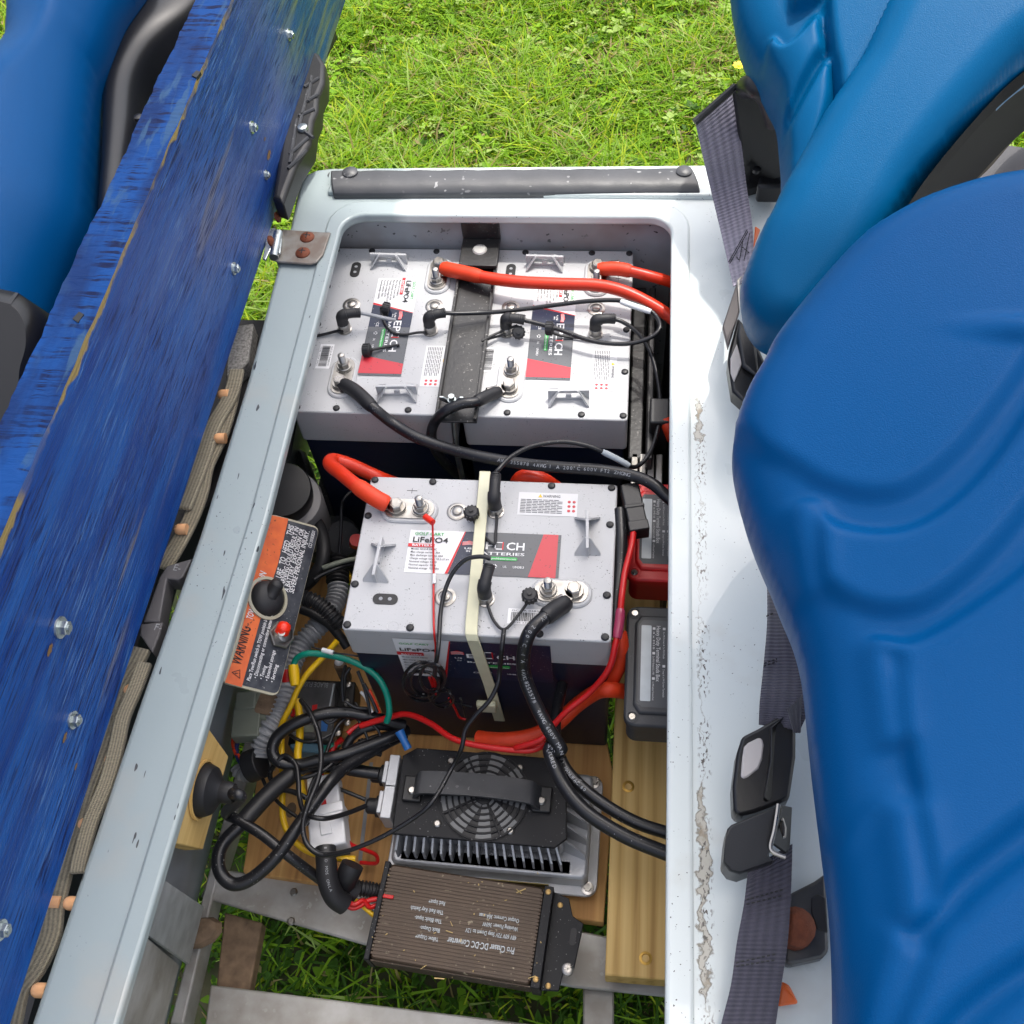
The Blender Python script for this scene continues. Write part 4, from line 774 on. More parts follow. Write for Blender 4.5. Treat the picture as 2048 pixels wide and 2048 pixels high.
cap('dust_cap', 'round dust cap on the nearest battery left of the cream strap', P(*z3(828,305),.612), (0,0,1), spt(z3, [(828,320,.606),(870,390,.604),(935,455,.604),(945,400,.6035),(950,330,.6045),(940,290,.606)]))
cap('dust_cap', 'ribbed dust cap beside the front right terminal of the nearest battery', P(*z3(1110,705),.614), (0,.0,1), spt(z3, [(1110,720,.608),(1060,790,.606),(990,865,.605),(940,830,.604),(910,760,.604),(905,730,.605)]))
cap('dust_cap', 'dust cap lying on the label of the rear left battery', P(*z2(415,525),.608), (-1,.1,.2), spt(z2, [(390,530,.610),(405,585,.604),(440,635,.603),(500,650,.603),(570,640,.604),(610,640,.605)]))
cap('dust_cap', 'dust cap hanging on the lead over the rear right battery label', P(*z2(1205,620),.620), (1,-.1,.1), spt(z2, [(1215,640,.610),(1260,655,.605),(1330,665,.603),(1400,670,.605)]))
cap('dust_cap', 'dust cap with looped tether just right of the hold-down bar', P(*z2(1055,640),.612), (.1,-.6,.8), spt(z2, [(1050,605,.614),(960,640,.610),(880,680,.6125),(930,665,.606),(990,650,.605)]))
cap('dust_cap', 'small dust cap lying on the lower label of the rear left battery', P(*z2(322,726),.606), (1,0,.1), spt(z2, [(335,726,.606),(390,715,.604),(440,705,.603),(480,700,.603)]))
t, sp = cable('wire', 'black tether trailing left from the rear left elbow plug under the rail', 'wire', gp(z2, [(60,660,.602),(110,650,.603),(170,635,.604),(210,632,.606)]), .0017, 'cable', 8)

# thin red sense wire with crimp on stud
pts = [P(*z3(640,345),.622)]+gp(z3, [(642,420,.612),(645,560,.604),(645,760,.603),(648,880,.604)])+[PY(*z3(655,960),-.006),PY(*z3(650,1060),-.012),PY(*z3(640,1110),-.016),PY(*z3(655,1175),-.02)]
t, sp = cable('wire', 'thin red wire from the stud down the left of the nearest battery label', 'wire', pts, .0011, 'redw', 8)
b = MB(); b.tube([P(*z3(605,322),.616), P(*z3(642,350),.619)], .0034, 12); obj('crimp_sleeve', b, 'redled', t)
b = MB(); b.tube([P(*z3(648,600),.6045), P(*z3(648,645),.6045)], .0018, 8); obj('wire_marker', b, 'white', t)
# coil of thin wire hung on front face
t = thing('wire_coil', 'tangled coil of thin black wire on the front of the nearest battery', 'wire coil', PY(*z3(620,1130),-.02))
for (cx, cy, rx, ry, yy, ph) in ((595,1120,95,95,-.012,0),(610,1110,75,70,-.016,1),(585,1130,85,62,-.020,2),(675,1185,55,40,-.018,.5),(690,1205,52,38,-.021,2.5),(640,1100,60,68,-.024,3.3)):
    b = MB(); pp = [PY(*z3(cx+rx*math.cos(a), cy+ry*math.sin(a)), yy-.003*math.sin(2*a+ph)) for a in [ph+6.5*i/30 for i in range(31)]]; b.tube(pp, .0017 if rx > 56 else .0011, 8); obj('loop', b, 'cable', t)
for l, m in (([(720,1200),(750,1250),(770,1290),(800,1300)], 'redw'), ([(730,1210),(775,1225),(830,1240)], 'cable'), ([(775,1200),(790,1250),(800,1290)], 'cable'), ([(625,1100),(640,1140),(655,1180)], 'redw'), ([(640,1090),(655,1130),(650,1160)], 'redw')):
    b = MB(); b.tube(smoothpts([PY(*z3(*a), -.018) for a in l]), .0014, 8); obj('loose_end', b, m, t)

# ================================================================= STUD BOXES
def stud_box(f, zt_, mat_, label, yrot):
    # f: corner pixels TL, BL of lid; extends right under the deck
    (tl, bl, w_) = f; A = P(*bl, zt_); B = P(*tl, zt_); X = Matrix.Translation((A.x, A.y, zt_)) @ Matrix.Rotation(yrot,4,'Z'); H = (B-A).length
    t = thing('studs_box', label, 'terminal box', X @ Matrix.Translation((w_/2,H/2,-.055)), group='terminal studs boxes')
    b = MB(); b.prism(rrect(.003,w_,.003,H-.003,.010,5), -.050, -.012, X); obj('box_base', b, mat_, t, bevel=.0015)
    b = MB(); b.prism(rrect(0,w_,0,H,.012,5), -.0115, -.002, X, ch=.002); lid = obj('box_lid', b, mat_, t, bevel=.0006)
    c_ = .016; pl = [(c_,.010),(w_-.01,.010),(w_-.01,H-.010),(c_,H-.010),(.010,H-c_),(.010,c_)]
    pl = [(.0145,.012),(w_-.004,.012),(w_-.004,H-.012),(.0145,H-.012),(.0085,H-.021),(.0085,.021)]
    b = MB(); b.prism(pl, -.0022, .0016, X, ch=.002); obj('raised_panel', b, mat_, lid, bevel=.0006)
    b = MB(); pr = [(.0165,.018),(w_-.008,.018),(w_-.008,H-.018),(.0165,H-.018),(.0125,H-.024),(.0125,.024)]; b.quad([(x,y,.0019) for x,y in pr], X); st = obj('printed_panel', b, 'stickergrey', lid, smooth=False)
    b = MB(); b.quad([(x,y,.0023) for x,y in rrect(.0150,.0250,.024,H-.024,.001,2)], X); obj('blank_label', b, 'silver', lid, smooth=False)
    for x, y in ((.008,.009),(.008,H-.009)):
        b = MB(); Y = X @ Matrix.Translation((x,y,-.0019)); b.lathe([(.0060,0),(.0062,.0006),(.0048,.0008),(.0046,-.001)], 20, Y, cap=False); obj('screw_recess', b, mat_, lid)
        b = MB(); b.lathe([(.0036,-.0015),(.0036,.0006),(.003,.0012)], 18, Y); sc_ = obj('screw', b, 'steel', lid)
    U = X.to_3x3() @ Vector((0,-1,0)); V_ = X.to_3x3() @ Vector((1,0,0)); b = MB(); s_ = (H-.048)/.10
    b.text('Heavy Duty Terminal Studs Box', X@Vector((.0300,H-.024,.0023)), U, V_, .0056, .074*s_, bold=.006)
    rows = ((.0262,('4 x M10','2 x M10 Studs & 2 x M8','4 x M8 Insulated Terminal Studs')),(.0362,('4 x M5 Screws & 2 x M10 Studs','2 way 6 x M4 Screw Terminals')),(.0412,('4 x M10 Terminal Studs','4 x M8 Terminal Studs')))
    for x, ls in rows:
        n = len(ls)
        for i, s in enumerate(ls):
            y = H-.026-i*(H-.048)/n; b.quad([X@Vector((x,y,.0023)),X@Vector((x,y-.0026,.0023)),X@Vector((x+.0026,y-.0026,.0023)),X@Vector((x+.0026,y,.0023))]); b.text(s, X@Vector((x+.0003,y-.0045,.0023)), U, V_, .0026, (H-.048)/n*.72)
    obj('lettering', b, 'offwhite', lid, smooth=False)
    return t
stud_box((z3(1578,745), z3(1562,1325), .115), .545, 'greybox', 'charcoal studs box on the long timber at the right of the compartment', 0)
stud_box((z3(1590,150), z3(1576,622), .115), .548, 'redbox', 'red studs box behind the charcoal one, half under the deck', 0)
# under-deck bits right of the rear batteries
t = thing('battery_tray_side', 'dark ribbed steel tray edge right of the rear batteries', 'tray', (.29,.35,.4))
b = MB(); b.box(.270,.286,.255,.52,.50,.545); b.box(.289,.297,.24,.50,.50,.565); obj('tray_rail', b, 'blackmetal', t, bevel=.002)
b = MB()
for i in range(4): b.box(.274+i*.009,.281+i*.009,.215,.262,.46,.545)
obj('tray_rib', b, 'alu', t, bevel=.001)
b = MB(); b.box(.292,.3135,.275,.31,.50,.585); obj('tray_clip', b, 'blackmat', t, bevel=.002)
t, sp = cable('wire', 'stub of orange cable poking out under the right deck edge', 'wire', gp(z2, [(1762,1060,.58),(1780,1100,.575),(1800,1150,.56)]), .007, 'orange', 12)
# dark floor pan under the rear batteries and the tray of the nearest one
b = MB(); b.box(-.16,.312,.215,.530,.300,.304); obj('floor_pan', b, 'blackmetal', cart)
b = MB(); b.box(.02,.24,.02,.17,.308,.322); obj('battery_tray', b, 'blackmetal', cart, bevel=.002)

# ================================================================= TIMBER
t = thing('timber_board', 'long pale pine board under the studs boxes at the right', 'board', (.32,-.1,.33))
a = P(1205,1950,.375); zt_ = .375; yA = a.y
b = MB(); b.box(.2655,.40,yA,.235,.337,zt_); o_ = obj('board', b, 'woodY', t, bevel=.002)
for u, v in (z4(1722,998), z4(1655,335)):
    b = MB(); p = P(u,v,zt_); b.lathe([(.0065,-.001),(.0065,.0006),(.004,.0010),(.0034,-.0005),(.0001,-.0004)], 20, Matrix.Translation(p), cap=False); obj('deck_screw', b, mat('brass_screw', lin((190,150,70)), .4, .6), t)
t = thing('timber_board', 'brown pine plank under the charger', 'board', (.1,-.08,.3)); 
pp = [P(*a,.322) for a in (z4(250,100), z4(165,665), z4(700,745), z4(1560,860), z4(1600,300), z4(1560,100))]
b = MB(); b.prism([(p.x,p.y) for p in pp][::1], .300, .322); o_ = obj('board', b, 'woodYb', t, bevel=.0015)
if o_.data.polygons[0].normal.z > 0: o_.data.flip_normals()
b = MB(); p = P(*z4(352,425), .3222); b.lathe([(.006,0),(.004,.0003),(.0005,.0004)], 16, Matrix.Translation(p)@Matrix.Diagonal((1,1.5,1,1))); obj('knot', b, 'rustw', t)
b = MB(); q = [P(*a,.3235) for a in (z4(655,240),z4(668,240),z4(625,620),z4(610,620))]; b.prism([(p.x,p.y) for p in q][::-1], .3215,.3228); obj('seam_strip', b, 'hose', t)
# left plank under fuse block
t = thing('timber_board', 'brown plank under the fuse block, left of the nearest battery', 'board', (-.09,.05,.3))
pp = [P(*a,.326) for a in (z3(-110,1350), z3(420,1360), z3(300,900), z3(160,480), z3(0,480))]; b = MB(); b.prism([(p.x,p.y) for p in pp], .306, .326); o_ = obj('board', b, 'woodYb', t, bevel=.0015)
# wood block with charge port
WZ = .50
t = thing('wood_block', 'pine block fixed inside the left wall, bored for the charge port', 'wood block', wall_pt(450,1600))
nW = Vector((.33,0,-.085)).normalized()
top_ = W3(zBL, [(1130,270,.612),(1262,455,.535),(1120,968,.525),(935,925,.612)]); nW = (top_[1]-top_[0]).cross(top_[3]-top_[0]).normalized(); nW = nW if nW.x > 0 else -nW
bot_ = [p-nW*.022+Vector((0,0,-.012)) for p in top_]; b = MB(); b.add(top_+bot_, [(0,1,2,3),(7,6,5,4)]+[(i,4+i,4+(i+1)%4,(i+1)%4) for i in range(4)]); o_ = obj('block', b, 'woodY', t, bevel=.001)
hc = PN(*zBL(1120,640), top_[0]+nW*.001, nW)
t2 = thing('charge_port', 'black rubber charge port boot seated in the pine block', 'charge port', hc)
X = axis_frame(hc, nW)
b = MB(); b.lathe([(.0275,-.001),(.0275,.0015),(.0255,.0015),(.0250,-.006)], 28, X, cap=False); obj('bore_edge', b, 'woodY', t)
b = MB(); b.lathe([(.0240,-.004),(.0240,.004),(.0215,.010),(.013,.015),(.010,.018),(.010,.026),(.0085,.030)], 28, X); obj('boot', b, 'rubber', t2)
pts = [hc+nW*.024, hc+nW*.034+Vector((.004,-.004,.002)), P(*z4(100,435),.46), P(*z4(150,465),.455), P(*z4(240,520),.45), P(*z4(340,600),.44), P(*z4(460,690),.41), P(*z4(520,730),.40)]
t3, sp = cable('power_lead', 'black lead running from the charge port boot to the right, towards the connector', 'lead', pts, .0055, 'cable', 14)

# ================================================================= CHARGER
zc = .425
A = P(*z4(725,515), zc); Bp = P(*z4(1415,575), zc); D_ = P(*z4(790,180), zc); X = frame(A, Vector((Bp.x-A.x, Bp.y-A.y, 0))); WW = (Bp-A).length; HH = .100
HH = (D_-A).dot(X.to_3x3()@Vector((0,1,0)))
t = thing('battery_charger', 'finned aluminium charger with black fan cover below the nearest battery', 'charger', X @ Matrix.Translation((WW/2,HH/2,-.10)))
W0 = WW
cov = [(0.004,0),(W0-.012,0),(W0,.010),(W0-.006,HH-.012),(W0-.018,HH),(.016,HH),(.002,HH-.01)]
b = MB(); b.prism(cov, -.004, 0, X, ch=.0008); cover = obj('top_cover', b, 'finblk', t, bevel=.0005)
b = MB(); b.prism(rrect(.004,W0-.004,.006,HH-.004,.006,3), -.045, -.0045, X); obj('core', b, 'cast', t, bevel=.002)
b = MB(); b.box(.006,W0+.004,-.012,.002,-.054,-.052,X); b.prism(rrect(-.012,W0+.032,-.026,HH+.012,.012,4), -.085,-.080, X); b.prism(rrect(-.004,W0+.022,-.016,HH+.004,.008,4), -.080,-.052, X, ch=.003); base_ = obj('base_flange', b, 'cast', t, bevel=.001)
for x, y in ((-.004,-.018),(W0+.022,-.018),(-.004,HH+.004),(W0+.022,HH+.004)):
    b = MB(); b.lathe([(.0068,-.0805),(.0068,-.077),(.0045,-.0765)], 16, X@Matrix.Translation((x,y,0))); b.prism([(.0042*a,.0042*c) for a,c in hexp], -.077,-.072, X@Matrix.Translation((x,y,0))); obj('mount_bolt', b, 'steel', t)
# fins: front
nf = 19
for i in range(nf):
    x = .010+i*(W0-.022)/(nf-1); f_ = MB(); sl_ = .010*(i/(nf-1)-.3)
    f_.add([(x-.0011,.006,-.006),(x+.0011,.006,-.006),(x+.0011+sl_,-.011,-.020),(x-.0011+sl_,-.011,-.020),(x-.0011+sl_,-.0125,-.040),(x+.0011+sl_,-.0125,-.040),(x-.0011,.006,-.052),(x+.0011,.006,-.052)], [(0,1,2,3),(3,2,5,4),(0,3,4,6),(1,7,5,2),(6,7,1,0)], X); obj('fin', f_, 'cast', t, smooth=False)
for i in range(5):
    y = .012+i*(HH-.03)/4; f_ = MB(); f_.add([(W0-.008,y,-.006),(W0-.008,y+.0022,-.006),(W0+.018,y-.006,-.030),(W0+.018,y-.0082,-.030),(W0+.019,y-.006,-.052),(W0+.019,y-.0082,-.052),(W0-.008,y+.0022,-.052),(W0-.008,y,-.052)], [(0,3,2,1),(3,5,4,2),(1,2,4,6),(0,7,5,3)], X); obj('fin', f_, 'cast', t, smooth=False)
b = MB(); b.box(.030,W0-.018,-.0235,-.0225,-.078,-.056,X); obj('yellow_label', b, mat('dark_yellow_label', lin((120,105,20)), .5), t, smooth=False)
# side connectors (left)
sp_ = []
for k, (yy, zz) in enumerate(((HH*.72,-.018),(HH*.37,-.022))):
    b = MB(); b.box(-.0125,-.001,yy-.018,yy+.018,-.040,-.004,X); b.box(-.018,-.0125,yy-.012,yy+.012,-.036,-.008,X); blk = obj('connector_block', b, 'cast', t, bevel=.001)
    b = MB(); b.lathe([(.0115,0),(.0115,.004),(.0085,.0045),(.0085,.013),(.007,.015)], 18, X@Matrix.Translation((-.018,yy,zz-.004))@Matrix.Rotation(-math.pi/2,4,'Y')); obj('cable_gland', b, 'rubber', t); sp_.append(X@Vector((-.032,yy,zz-.004)))
# fan: centre from pixels
fc = P(*z4(1085,375), zc); fl = X.inverted() @ fc; FR = .0405
fl = Vector((W0*.515, HH*.50, 0)); FR = .0465
b = MB(); b.lathe([(FR+.0015,0.0002),(FR+.0015,.0008),(.001,.0008)], 40, X@Matrix.Translation((fl.x,fl.y,0)), cap=False); obj('fan_opening', b, 'black', t)
fo = MB(); Y = X@Matrix.Translation((fl.x,fl.y,.0008))
for rr in (.0135,.0200,.0265,.0330,.0395,.0462):
    n = 44; vs = []; fs = []
    for i in range(n):
        a = 2*math.pi*i/n
        for (r_, z_) in ((rr-.0012,0),(rr-.0012,.0022),(rr+.0010,.0022),(rr+.0010,0)): vs.append((r_*math.cos(a), r_*math.sin(a), z_))
    for i in range(n):
        for k in range(3): j = (i+1) % n; fs.append((i*4+k, j*4+k, j*4+k+1, i*4+k+1))
    fo.add(vs, fs, Y)
for k in range(4): fo.box(.006,FR,-.0012,.0012,.0002,.0024, Y@Matrix.Rotation(k*math.pi/2+.5,4,'Z'))
fo.lathe([(.0095,0),(.0095,.0026),(.008,.003)], 24, Y); obj('fan_grille', fo, 'finblk', t, bevel=.0002, seg=1)
b = MB()
for k in range(9):
    a = k*2*math.pi/9; b.add([(.009,-.002,.0010),(.0445,-.012,.0010),(.0445,.005,.0016),(.009,.004,.0016)], [(0,1,2,3)], Y@Matrix.Rotation(a,4,'Z')@Matrix.Translation((0,0,-.0001)))
obj('fan_blade', b, mat('fan_blade_grey', (.14,.145,.15), .35), t, smooth=False)
# handle
hy = HH*.52; b = MB()
hs = smoothpts([(.022,hy,.002),(.026,hy,.014),(.036,hy+.002,.0175),(W0*.5,hy+.003,.0185),(W0-.046,hy+.001,.0175),(W0-.036,hy-.001,.014),(W0-.030,hy-.002,.002)], 4)
ribbon(b, [X@p for p in hs], .024, X.to_3x3()@Vector((0,1,0)), .004); hd = obj('carry_handle', b, 'greybox', t, bevel=.001)
for x in (.0195,W0-.0285):
    b = MB(); b.box(x-.010,x+.010,hy-.015,hy+.012,0,.006,X); obj('handle_foot', b, 'blackmat', t, bevel=.0015)
    b = MB(); b.lathe([(.0046,.006),(.0046,.0075),(.003,.009)], 16, X@Matrix.Translation((x,hy-.004,0))); obj('screw', b, 'steel', t)
for x, y in ((.055,HH-.012),(W0-.055,HH-.014),(.050,.014),(W0-.058,.013)):
    b = MB(); b.lathe([(.0042,0),(.0040,.0018),(.0026,.0028)], 16, X@Matrix.Translation((x,y,0))); obj('screw', b, 'steel', t)
CH_gl = sp_

# ================================================================= CONVERTER
zv = .392
A = P(*z4(640,995), zv); Bp = P(*z4(1290,1105), zv); D_ = P(*z4(735,632), zv)
X = frame(A, Vector((Bp.x-A.x,Bp.y-A.y,0))); WV = (Bp-A).length; HV = (D_-A).dot(X.to_3x3()@Vector((0,1,0)))
t = thing('converter', 'bronze ribbed voltage converter lying across the frame at the bottom', 'converter', X@Matrix.Translation((WV/2,HV/2,-.04)))
b = MB(); b.prism(rrect(.004,WV-.004,0,HV,.004,3), -.038, -.0002, X); body = obj('body', b, 'bronze', t, bevel=.002)
ys = np.linspace(.004, HV-.004, 26)
for i in range(25):
    y0 = ys[i]; y1 = ys[i+1]
    b = MB(); b.box(.004,WV-.004,y0+.0004,y1-.0008,-.0005,.0004 if 7 < i < 18 else .0007,X); obj('ridge', b, 'bronze', body, bevel=0, smooth=False)
for i in range(5):
    b = MB(); b.box(.004,WV-.004,-.0012,.0002,-.034+i*.0062,-.030+i*.0062,X); obj('ridge', b, 'bronze', body, smooth=False)
b = MB(); b.box(-.002,.0035,-.002,HV+.002,-.040,.001,X); obj('end_plate', b, 'finblk', t, bevel=.0008)
b = MB(); b.box(WV-.0035,WV+.006,-.002,HV+.002,-.040,.001,X); obj('end_plate', b, 'finblk', t, bevel=.0008)
bp_ = [(WV+.006,-.001),(WV+.024,.001),(WV+.026,.018),(WV+.036,.022),(WV+.040,HV*.72),(WV+.028,HV*.78),(WV+.022,HV-.004),(WV+.006,HV)]
b = MB(); b.prism(bp_, -.016, -.0125, X); br_ = obj('mounting_bracket', b, 'finblk', t, bevel=.0008)
b = MB(); b.prism(rrect(WV+.028,WV+.034,HV*.48,HV*.66,.003,4), -.0124,-.0119, X); obj('slot', b, 'black', br_)
b = MB(); Y = X@Matrix.Translation((WV+.030,.022,-.0125)); b.lathe([(.0062,0),(.0060,.0014),(.0035,.0026)], 18, Y); b.box(-.0035,.0035,-.0006,.0006,.0022,.0030,Y); b.box(-.0006,.0006,-.0035,.0035,.0022,.0030,Y); obj('screw', b, 'steel', t)
for x, y in ((WV+.001,.006),(WV+.001,HV-.004),(WV+.013,.004),(WV+.014,HV-.012)):
    b = MB(); b.lathe([(.003,.0008),(.0028,.0022),(.0012,.0028)], 14, X@Matrix.Translation((x,y,0 if x < WV+.005 else -.0135))); obj('screw', b, mat('brass', lin((170,140,90)), .4, .8), t)
b = MB(); U = X.to_3x3()@Vector((-1,0,0)); V_ = X.to_3x3()@Vector((0,-1,0)); zz = .0012
# printing reads upside down from the camera
def ct(s, x, y, sz, wd): b.text(s, X@Vector((x,y,zz)), U, V_, sz*1.1, wd, bold=.012)
ct('Pro Chaser DC-DC Converter', WV*.86, HV*.335, .0082, .068)
ct('48V 60V 72V Step Down to 12V', WV*.86, HV*.455, .0054, .052)
ct('Working Power: 360W', WV*.86, HV*.545, .0054, .036)
ct('Output Current: 30A max', WV*.86, HV*.63, .0054, .041)
for i, (s, w_) in enumerate((('Yellow: Output+',.0235),('Black: Output-',.0205),('Thin Black: Input-',.0280),('Thin Red: Key Switch',.0340),('Red: Input+',.0170))): ct(s, WV*.405, HV*(.31+.094*i), .0054, w_)
obj('lettering', b, 'silver', t, smooth=False)
b = MB(); b.box(.004,.015,HV*.625,HV*.665,.0008,.0030,X); obj('red_tag', b, 'redw', t, bevel=.0006)
CV = X
# leads entering converter
b = MB()
t, sp = cable('wire', 'twisted red wire entering the left end of the converter', 'wire', gp(z4, [(690,768,.385),(650,775,.386),(620,795,.388),(590,805,.39),(560,790,.392)]), .0026, 'redw', 10)
cable('wire', 'second red wire twisted beside the first at the converter', 'wire', gp(z4, [(690,790,.380),(655,800,.383),(630,775,.390),(595,790,.394),(555,770,.394)]), .0026, 'redw', 10)
cable('wire', 'yellow wire leaving the converter end under the red ones', 'wire', gp(z4, [(680,840,.375),(640,805,.378),(600,775,.382),(560,755,.39)]), .0026, 'yellow', 10)
def corrug(name, label, cat, pts, r, m, pitch=.0042, n=16, group=None):
    sp = smoothpts(pts, 10); L_ = [0]
    for a, c in zip(sp, sp[1:]): L_.append(L_[-1]+(c-a).length)
    k = int(L_[-1]/pitch*4); out = []; rad = []
    for i in range(k+1):
        s = L_[-1]*i/k; j = min(max(q for q in range(len(L_)) if L_[q] <= s), len(sp)-2); out.append(sp[j].lerp(sp[j+1], (s-L_[j])/max(L_[j+1]-L_[j],1e-9))); rad.append(r*(1 if i % 4 < 2 else .80))
    t = thing(name, label, cat, pts[0], group=group); b = MB(); b.tube(out, r, n, radii=rad); obj('conduit', b, m, t, angle=25); return t
corrug('ribbed_hose', 'short black ribbed sleeve at the converter input', 'hose', gp(z4, [(690,740,.378),(640,730,.384),(600,725,.388)]), .0085, 'rubber', .0035)
t = thing('rubber_boot', 'black rubber boot standing by the left end of the converter', 'boot', P(*z4(575,700),.36))
b = MB(); b.tube(smoothpts(gp(z4, [(600,740,.385),(560,715,.395),(575,670,.41),(590,635,.415)]), 6), .012, 12, radii=None); obj('boot_body', b, 'rubber', t)
b = MB(); b.tube(smoothpts(gp(z4, [(545,715,.395),(530,690,.39)]), 3), .010, 10); obj('boot_tab', b, 'rubber', t)
# taped loom from white connector down
t, sp = cable('wire_loom', 'thick taped black loom from the white connector to the converter', 'loom', gp(z4, [(485,570,.425),(488,630,.425),(495,700,.42),(520,760,.41),(560,790,.40)]), .0108, 'rubber', 16)
b = MB(); text_along(b, sp, .0108, '8 NLD MOS ONLA', .0040, .05); obj('lettering', b, 'hose', t, smooth=False)
# white connector
t = thing('wire_connector', 'white nylon multi-pin connector joining red and black wires', 'connector', P(*z4(485,500),.40))
A = P(*z4(425,415),.44); Bp = P(*z4(540,420),.44); D_ = P(*z4(450,560),.44); X = frame(D_, A-D_); hl = (A-D_).length; X = frame((P(*z4(450,575),.425)+P(*z4(545,565),.425))/2, (A+Bp)/2-(P(*z4(450,575),.44)+P(*z4(545,565),.44))/2)
b = MB(); b.box(0,.040,-.0185,.0185,-.030,.004,X); b.box(.040,.078,-.0165,.0165,-.028,.001,X); obj('housing', b, 'nylon', t, bevel=.002)
b = MB(); b.box(.034,.044,-.0195,.0195,-.028,.0055,X); b.box(.012,.03,-.006,.006,.004,.006,X); obj('latch', b, 'nylon', t, bevel=.001)
# fat black loops at lower left
def loop(l, r, label, name='power_lead', m='cable'): return cable(name, label, 'lead', gp(z4, l), r, m, 14, 'thick black power leads')
loop([(CH_gl and 690,285,.412),(620,275,.415),(540,262,.42),(450,255,.425),(370,275,.435),(290,340,.44),(220,410,.445),(160,480,.45),(100,540,.45),(72,600,.45),(80,670,.445),(130,712,.44),(200,690,.44),(290,610,.445),(370,500,.45),(440,400,.452),(500,320,.45),(560,260,.44),(640,210,.43),(720,165,.42),(790,130,.41)], .0068, 'thick black lead from the upper charger gland making the large lower left loop')
loop([(790,100,.43),(720,80,.44),(640,60,.45),(560,48,.455),(470,55,.46),(370,90,.46),(300,140,.455),(280,200,.45),(310,240,.445),(380,250,.44),(450,235,.44),(540,215,.44),(640,180,.435),(740,140,.43),(800,115,.42)], .0064, 'thick black lead curling in a loop over the fuse block')
sleeve(bpy.data.objects['power_lead.001'], gp(z4, [(375,272,.4365),(290,340,.441),(220,410,.446),(155,485,.451)]), .0092, 'rubber', 'taped_section')
loop([(560,190,.43),(590,140,.435),(640,110,.44),(700,100,.435),(780,110,.42)], .0050, 'short black lead bowing beside the fuse block towards the battery')
def thin(l, r, label, m='cable', f=z4): return cable('wire', label, 'wire', gp(f, l), r, m, 10, 'thin loose wires')
thin([(640,410,.41),(560,440,.43),(480,458,.456),(410,440,.456),(385,380,.45),(380,310,.45),(370,250,.452),(330,215,.452),(300,235,.45)], .0026, 'thin black wire from the lower charger gland curving over the white connector')
thin([(640,385,.41),(580,360,.412),(520,335,.415),(490,310,.42)], .0022, 'thin black wire between the charger glands and the big lead')
thin([(390,0,.47),(430,60,.475),(460,140,.475),(468,230,.475),(455,310,.472),(420,400,.47),(398,480,.465),(410,550,.46),(450,590,.458),(500,598,.458),(580,585,.455)], .0028, 'long dark wire dropping in an arc from under the switch plate')
thin([(300,240,.44),(275,270,.43),(272,300,.43),(300,340,.435),(360,355,.44),(410,378,.44)], .0028, 'black wire half circle beside the yellow wires')
thin([(425,250,.43),(380,300,.43)], .0026, 'short black wire stub behind the taped lead')
thin([(500,345,.40),(497,380,.41),(495,415,.42)], .0024, 'black wire dropping into the top of the white connector')
thin([(465,285,.42),(475,330,.42),(480,415,.425)], .0036, 'red wire dropping into the top of the white connector', 'redw')
thin([(540,430,.415),(550,500,.41),(580,555,.40),(640,580,.385),(680,600,.37),(680,630,.36),(620,628,.355)], .0022, 'red wire curving right from the white connector to the charger foot', 'redw')
thin([(520,600,.39),(522,650,.385),(540,690,.38)], .0026, 'red wire running down beside the taped loom', 'redw')
# yellow wires
thin([(360,0,.43),(335,60,.43),(318,130,.43),(315,210,.43),(320,330,.42),(318,420,.415),(330,490,.41),(370,550,.405),(430,590,.40),(520,610,.395),(600,615,.39)], .0034, 'long yellow wire dropping down the left and sweeping right', 'yellow')
thin([(375,0,.44),(385,70,.44),(385,150,.44),(378,210,.435),(385,300,.43),(400,380,.42),(415,440,.41)], .0042, 'thick yellow wire passing in front of the fuse block', 'yellow')
thin([(1420,10,.50),(1300,150,.49),(1130,330,.48),(1040,480,.47),(980,620,.46),(900,780,.45),(860,880,.44)], .0032, 'yellow wire slanting up to the right above the fuse block', 'yellow', zB)
thin([(510,290,.415),(470,285,.415)], .0045, 'yellow wire stub behind the big black lead', 'yellow')
for l, rr_, lb in (
    ([(700,60,.43),(620,40,.44),(540,90,.445),(500,170,.44),(470,260,.44),(430,330,.435),(400,450,.43)], .0020, 'thin black wire slanting from the big loop to the white connector'),
    ([(760,120,.42),(650,150,.43),(560,200,.435),(480,270,.44),(400,300,.44),(330,300,.44)], .0024, 'thin black wire under the two thick leads'),
    ([(290,60,.44),(330,120,.445),(400,160,.445),(470,150,.445),(540,110,.44)], .0018, 'slim black wire sagging over the fuse cover'),
    ([(560,20,.45),(600,60,.448),(640,130,.44),(660,200,.43)], .0016, 'slim black wire beside the battery front edge, left of the charger'),
    ([(600,10,.45),(640,70,.448),(690,120,.44),(700,180,.43)], .0016, 'slim black wire parallel to the one nearest the charger corner'),
    ([(240,300,.42),(270,360,.425),(330,420,.43),(420,480,.43)], .0020, 'thin black wire crossing the long yellow wire near the collar'),
    ([(620,150,.425),(640,190,.42),(700,210,.41)], .0030, 'black stub wire tucked above the upper charger gland'),
    ([(540,60,.45),(500,90,.45),(470,60,.455),(500,30,.455),(560,40,.452)], .0016, 'tiny black wire loop on the fuse block edge')): thin(l, rr_, lb)
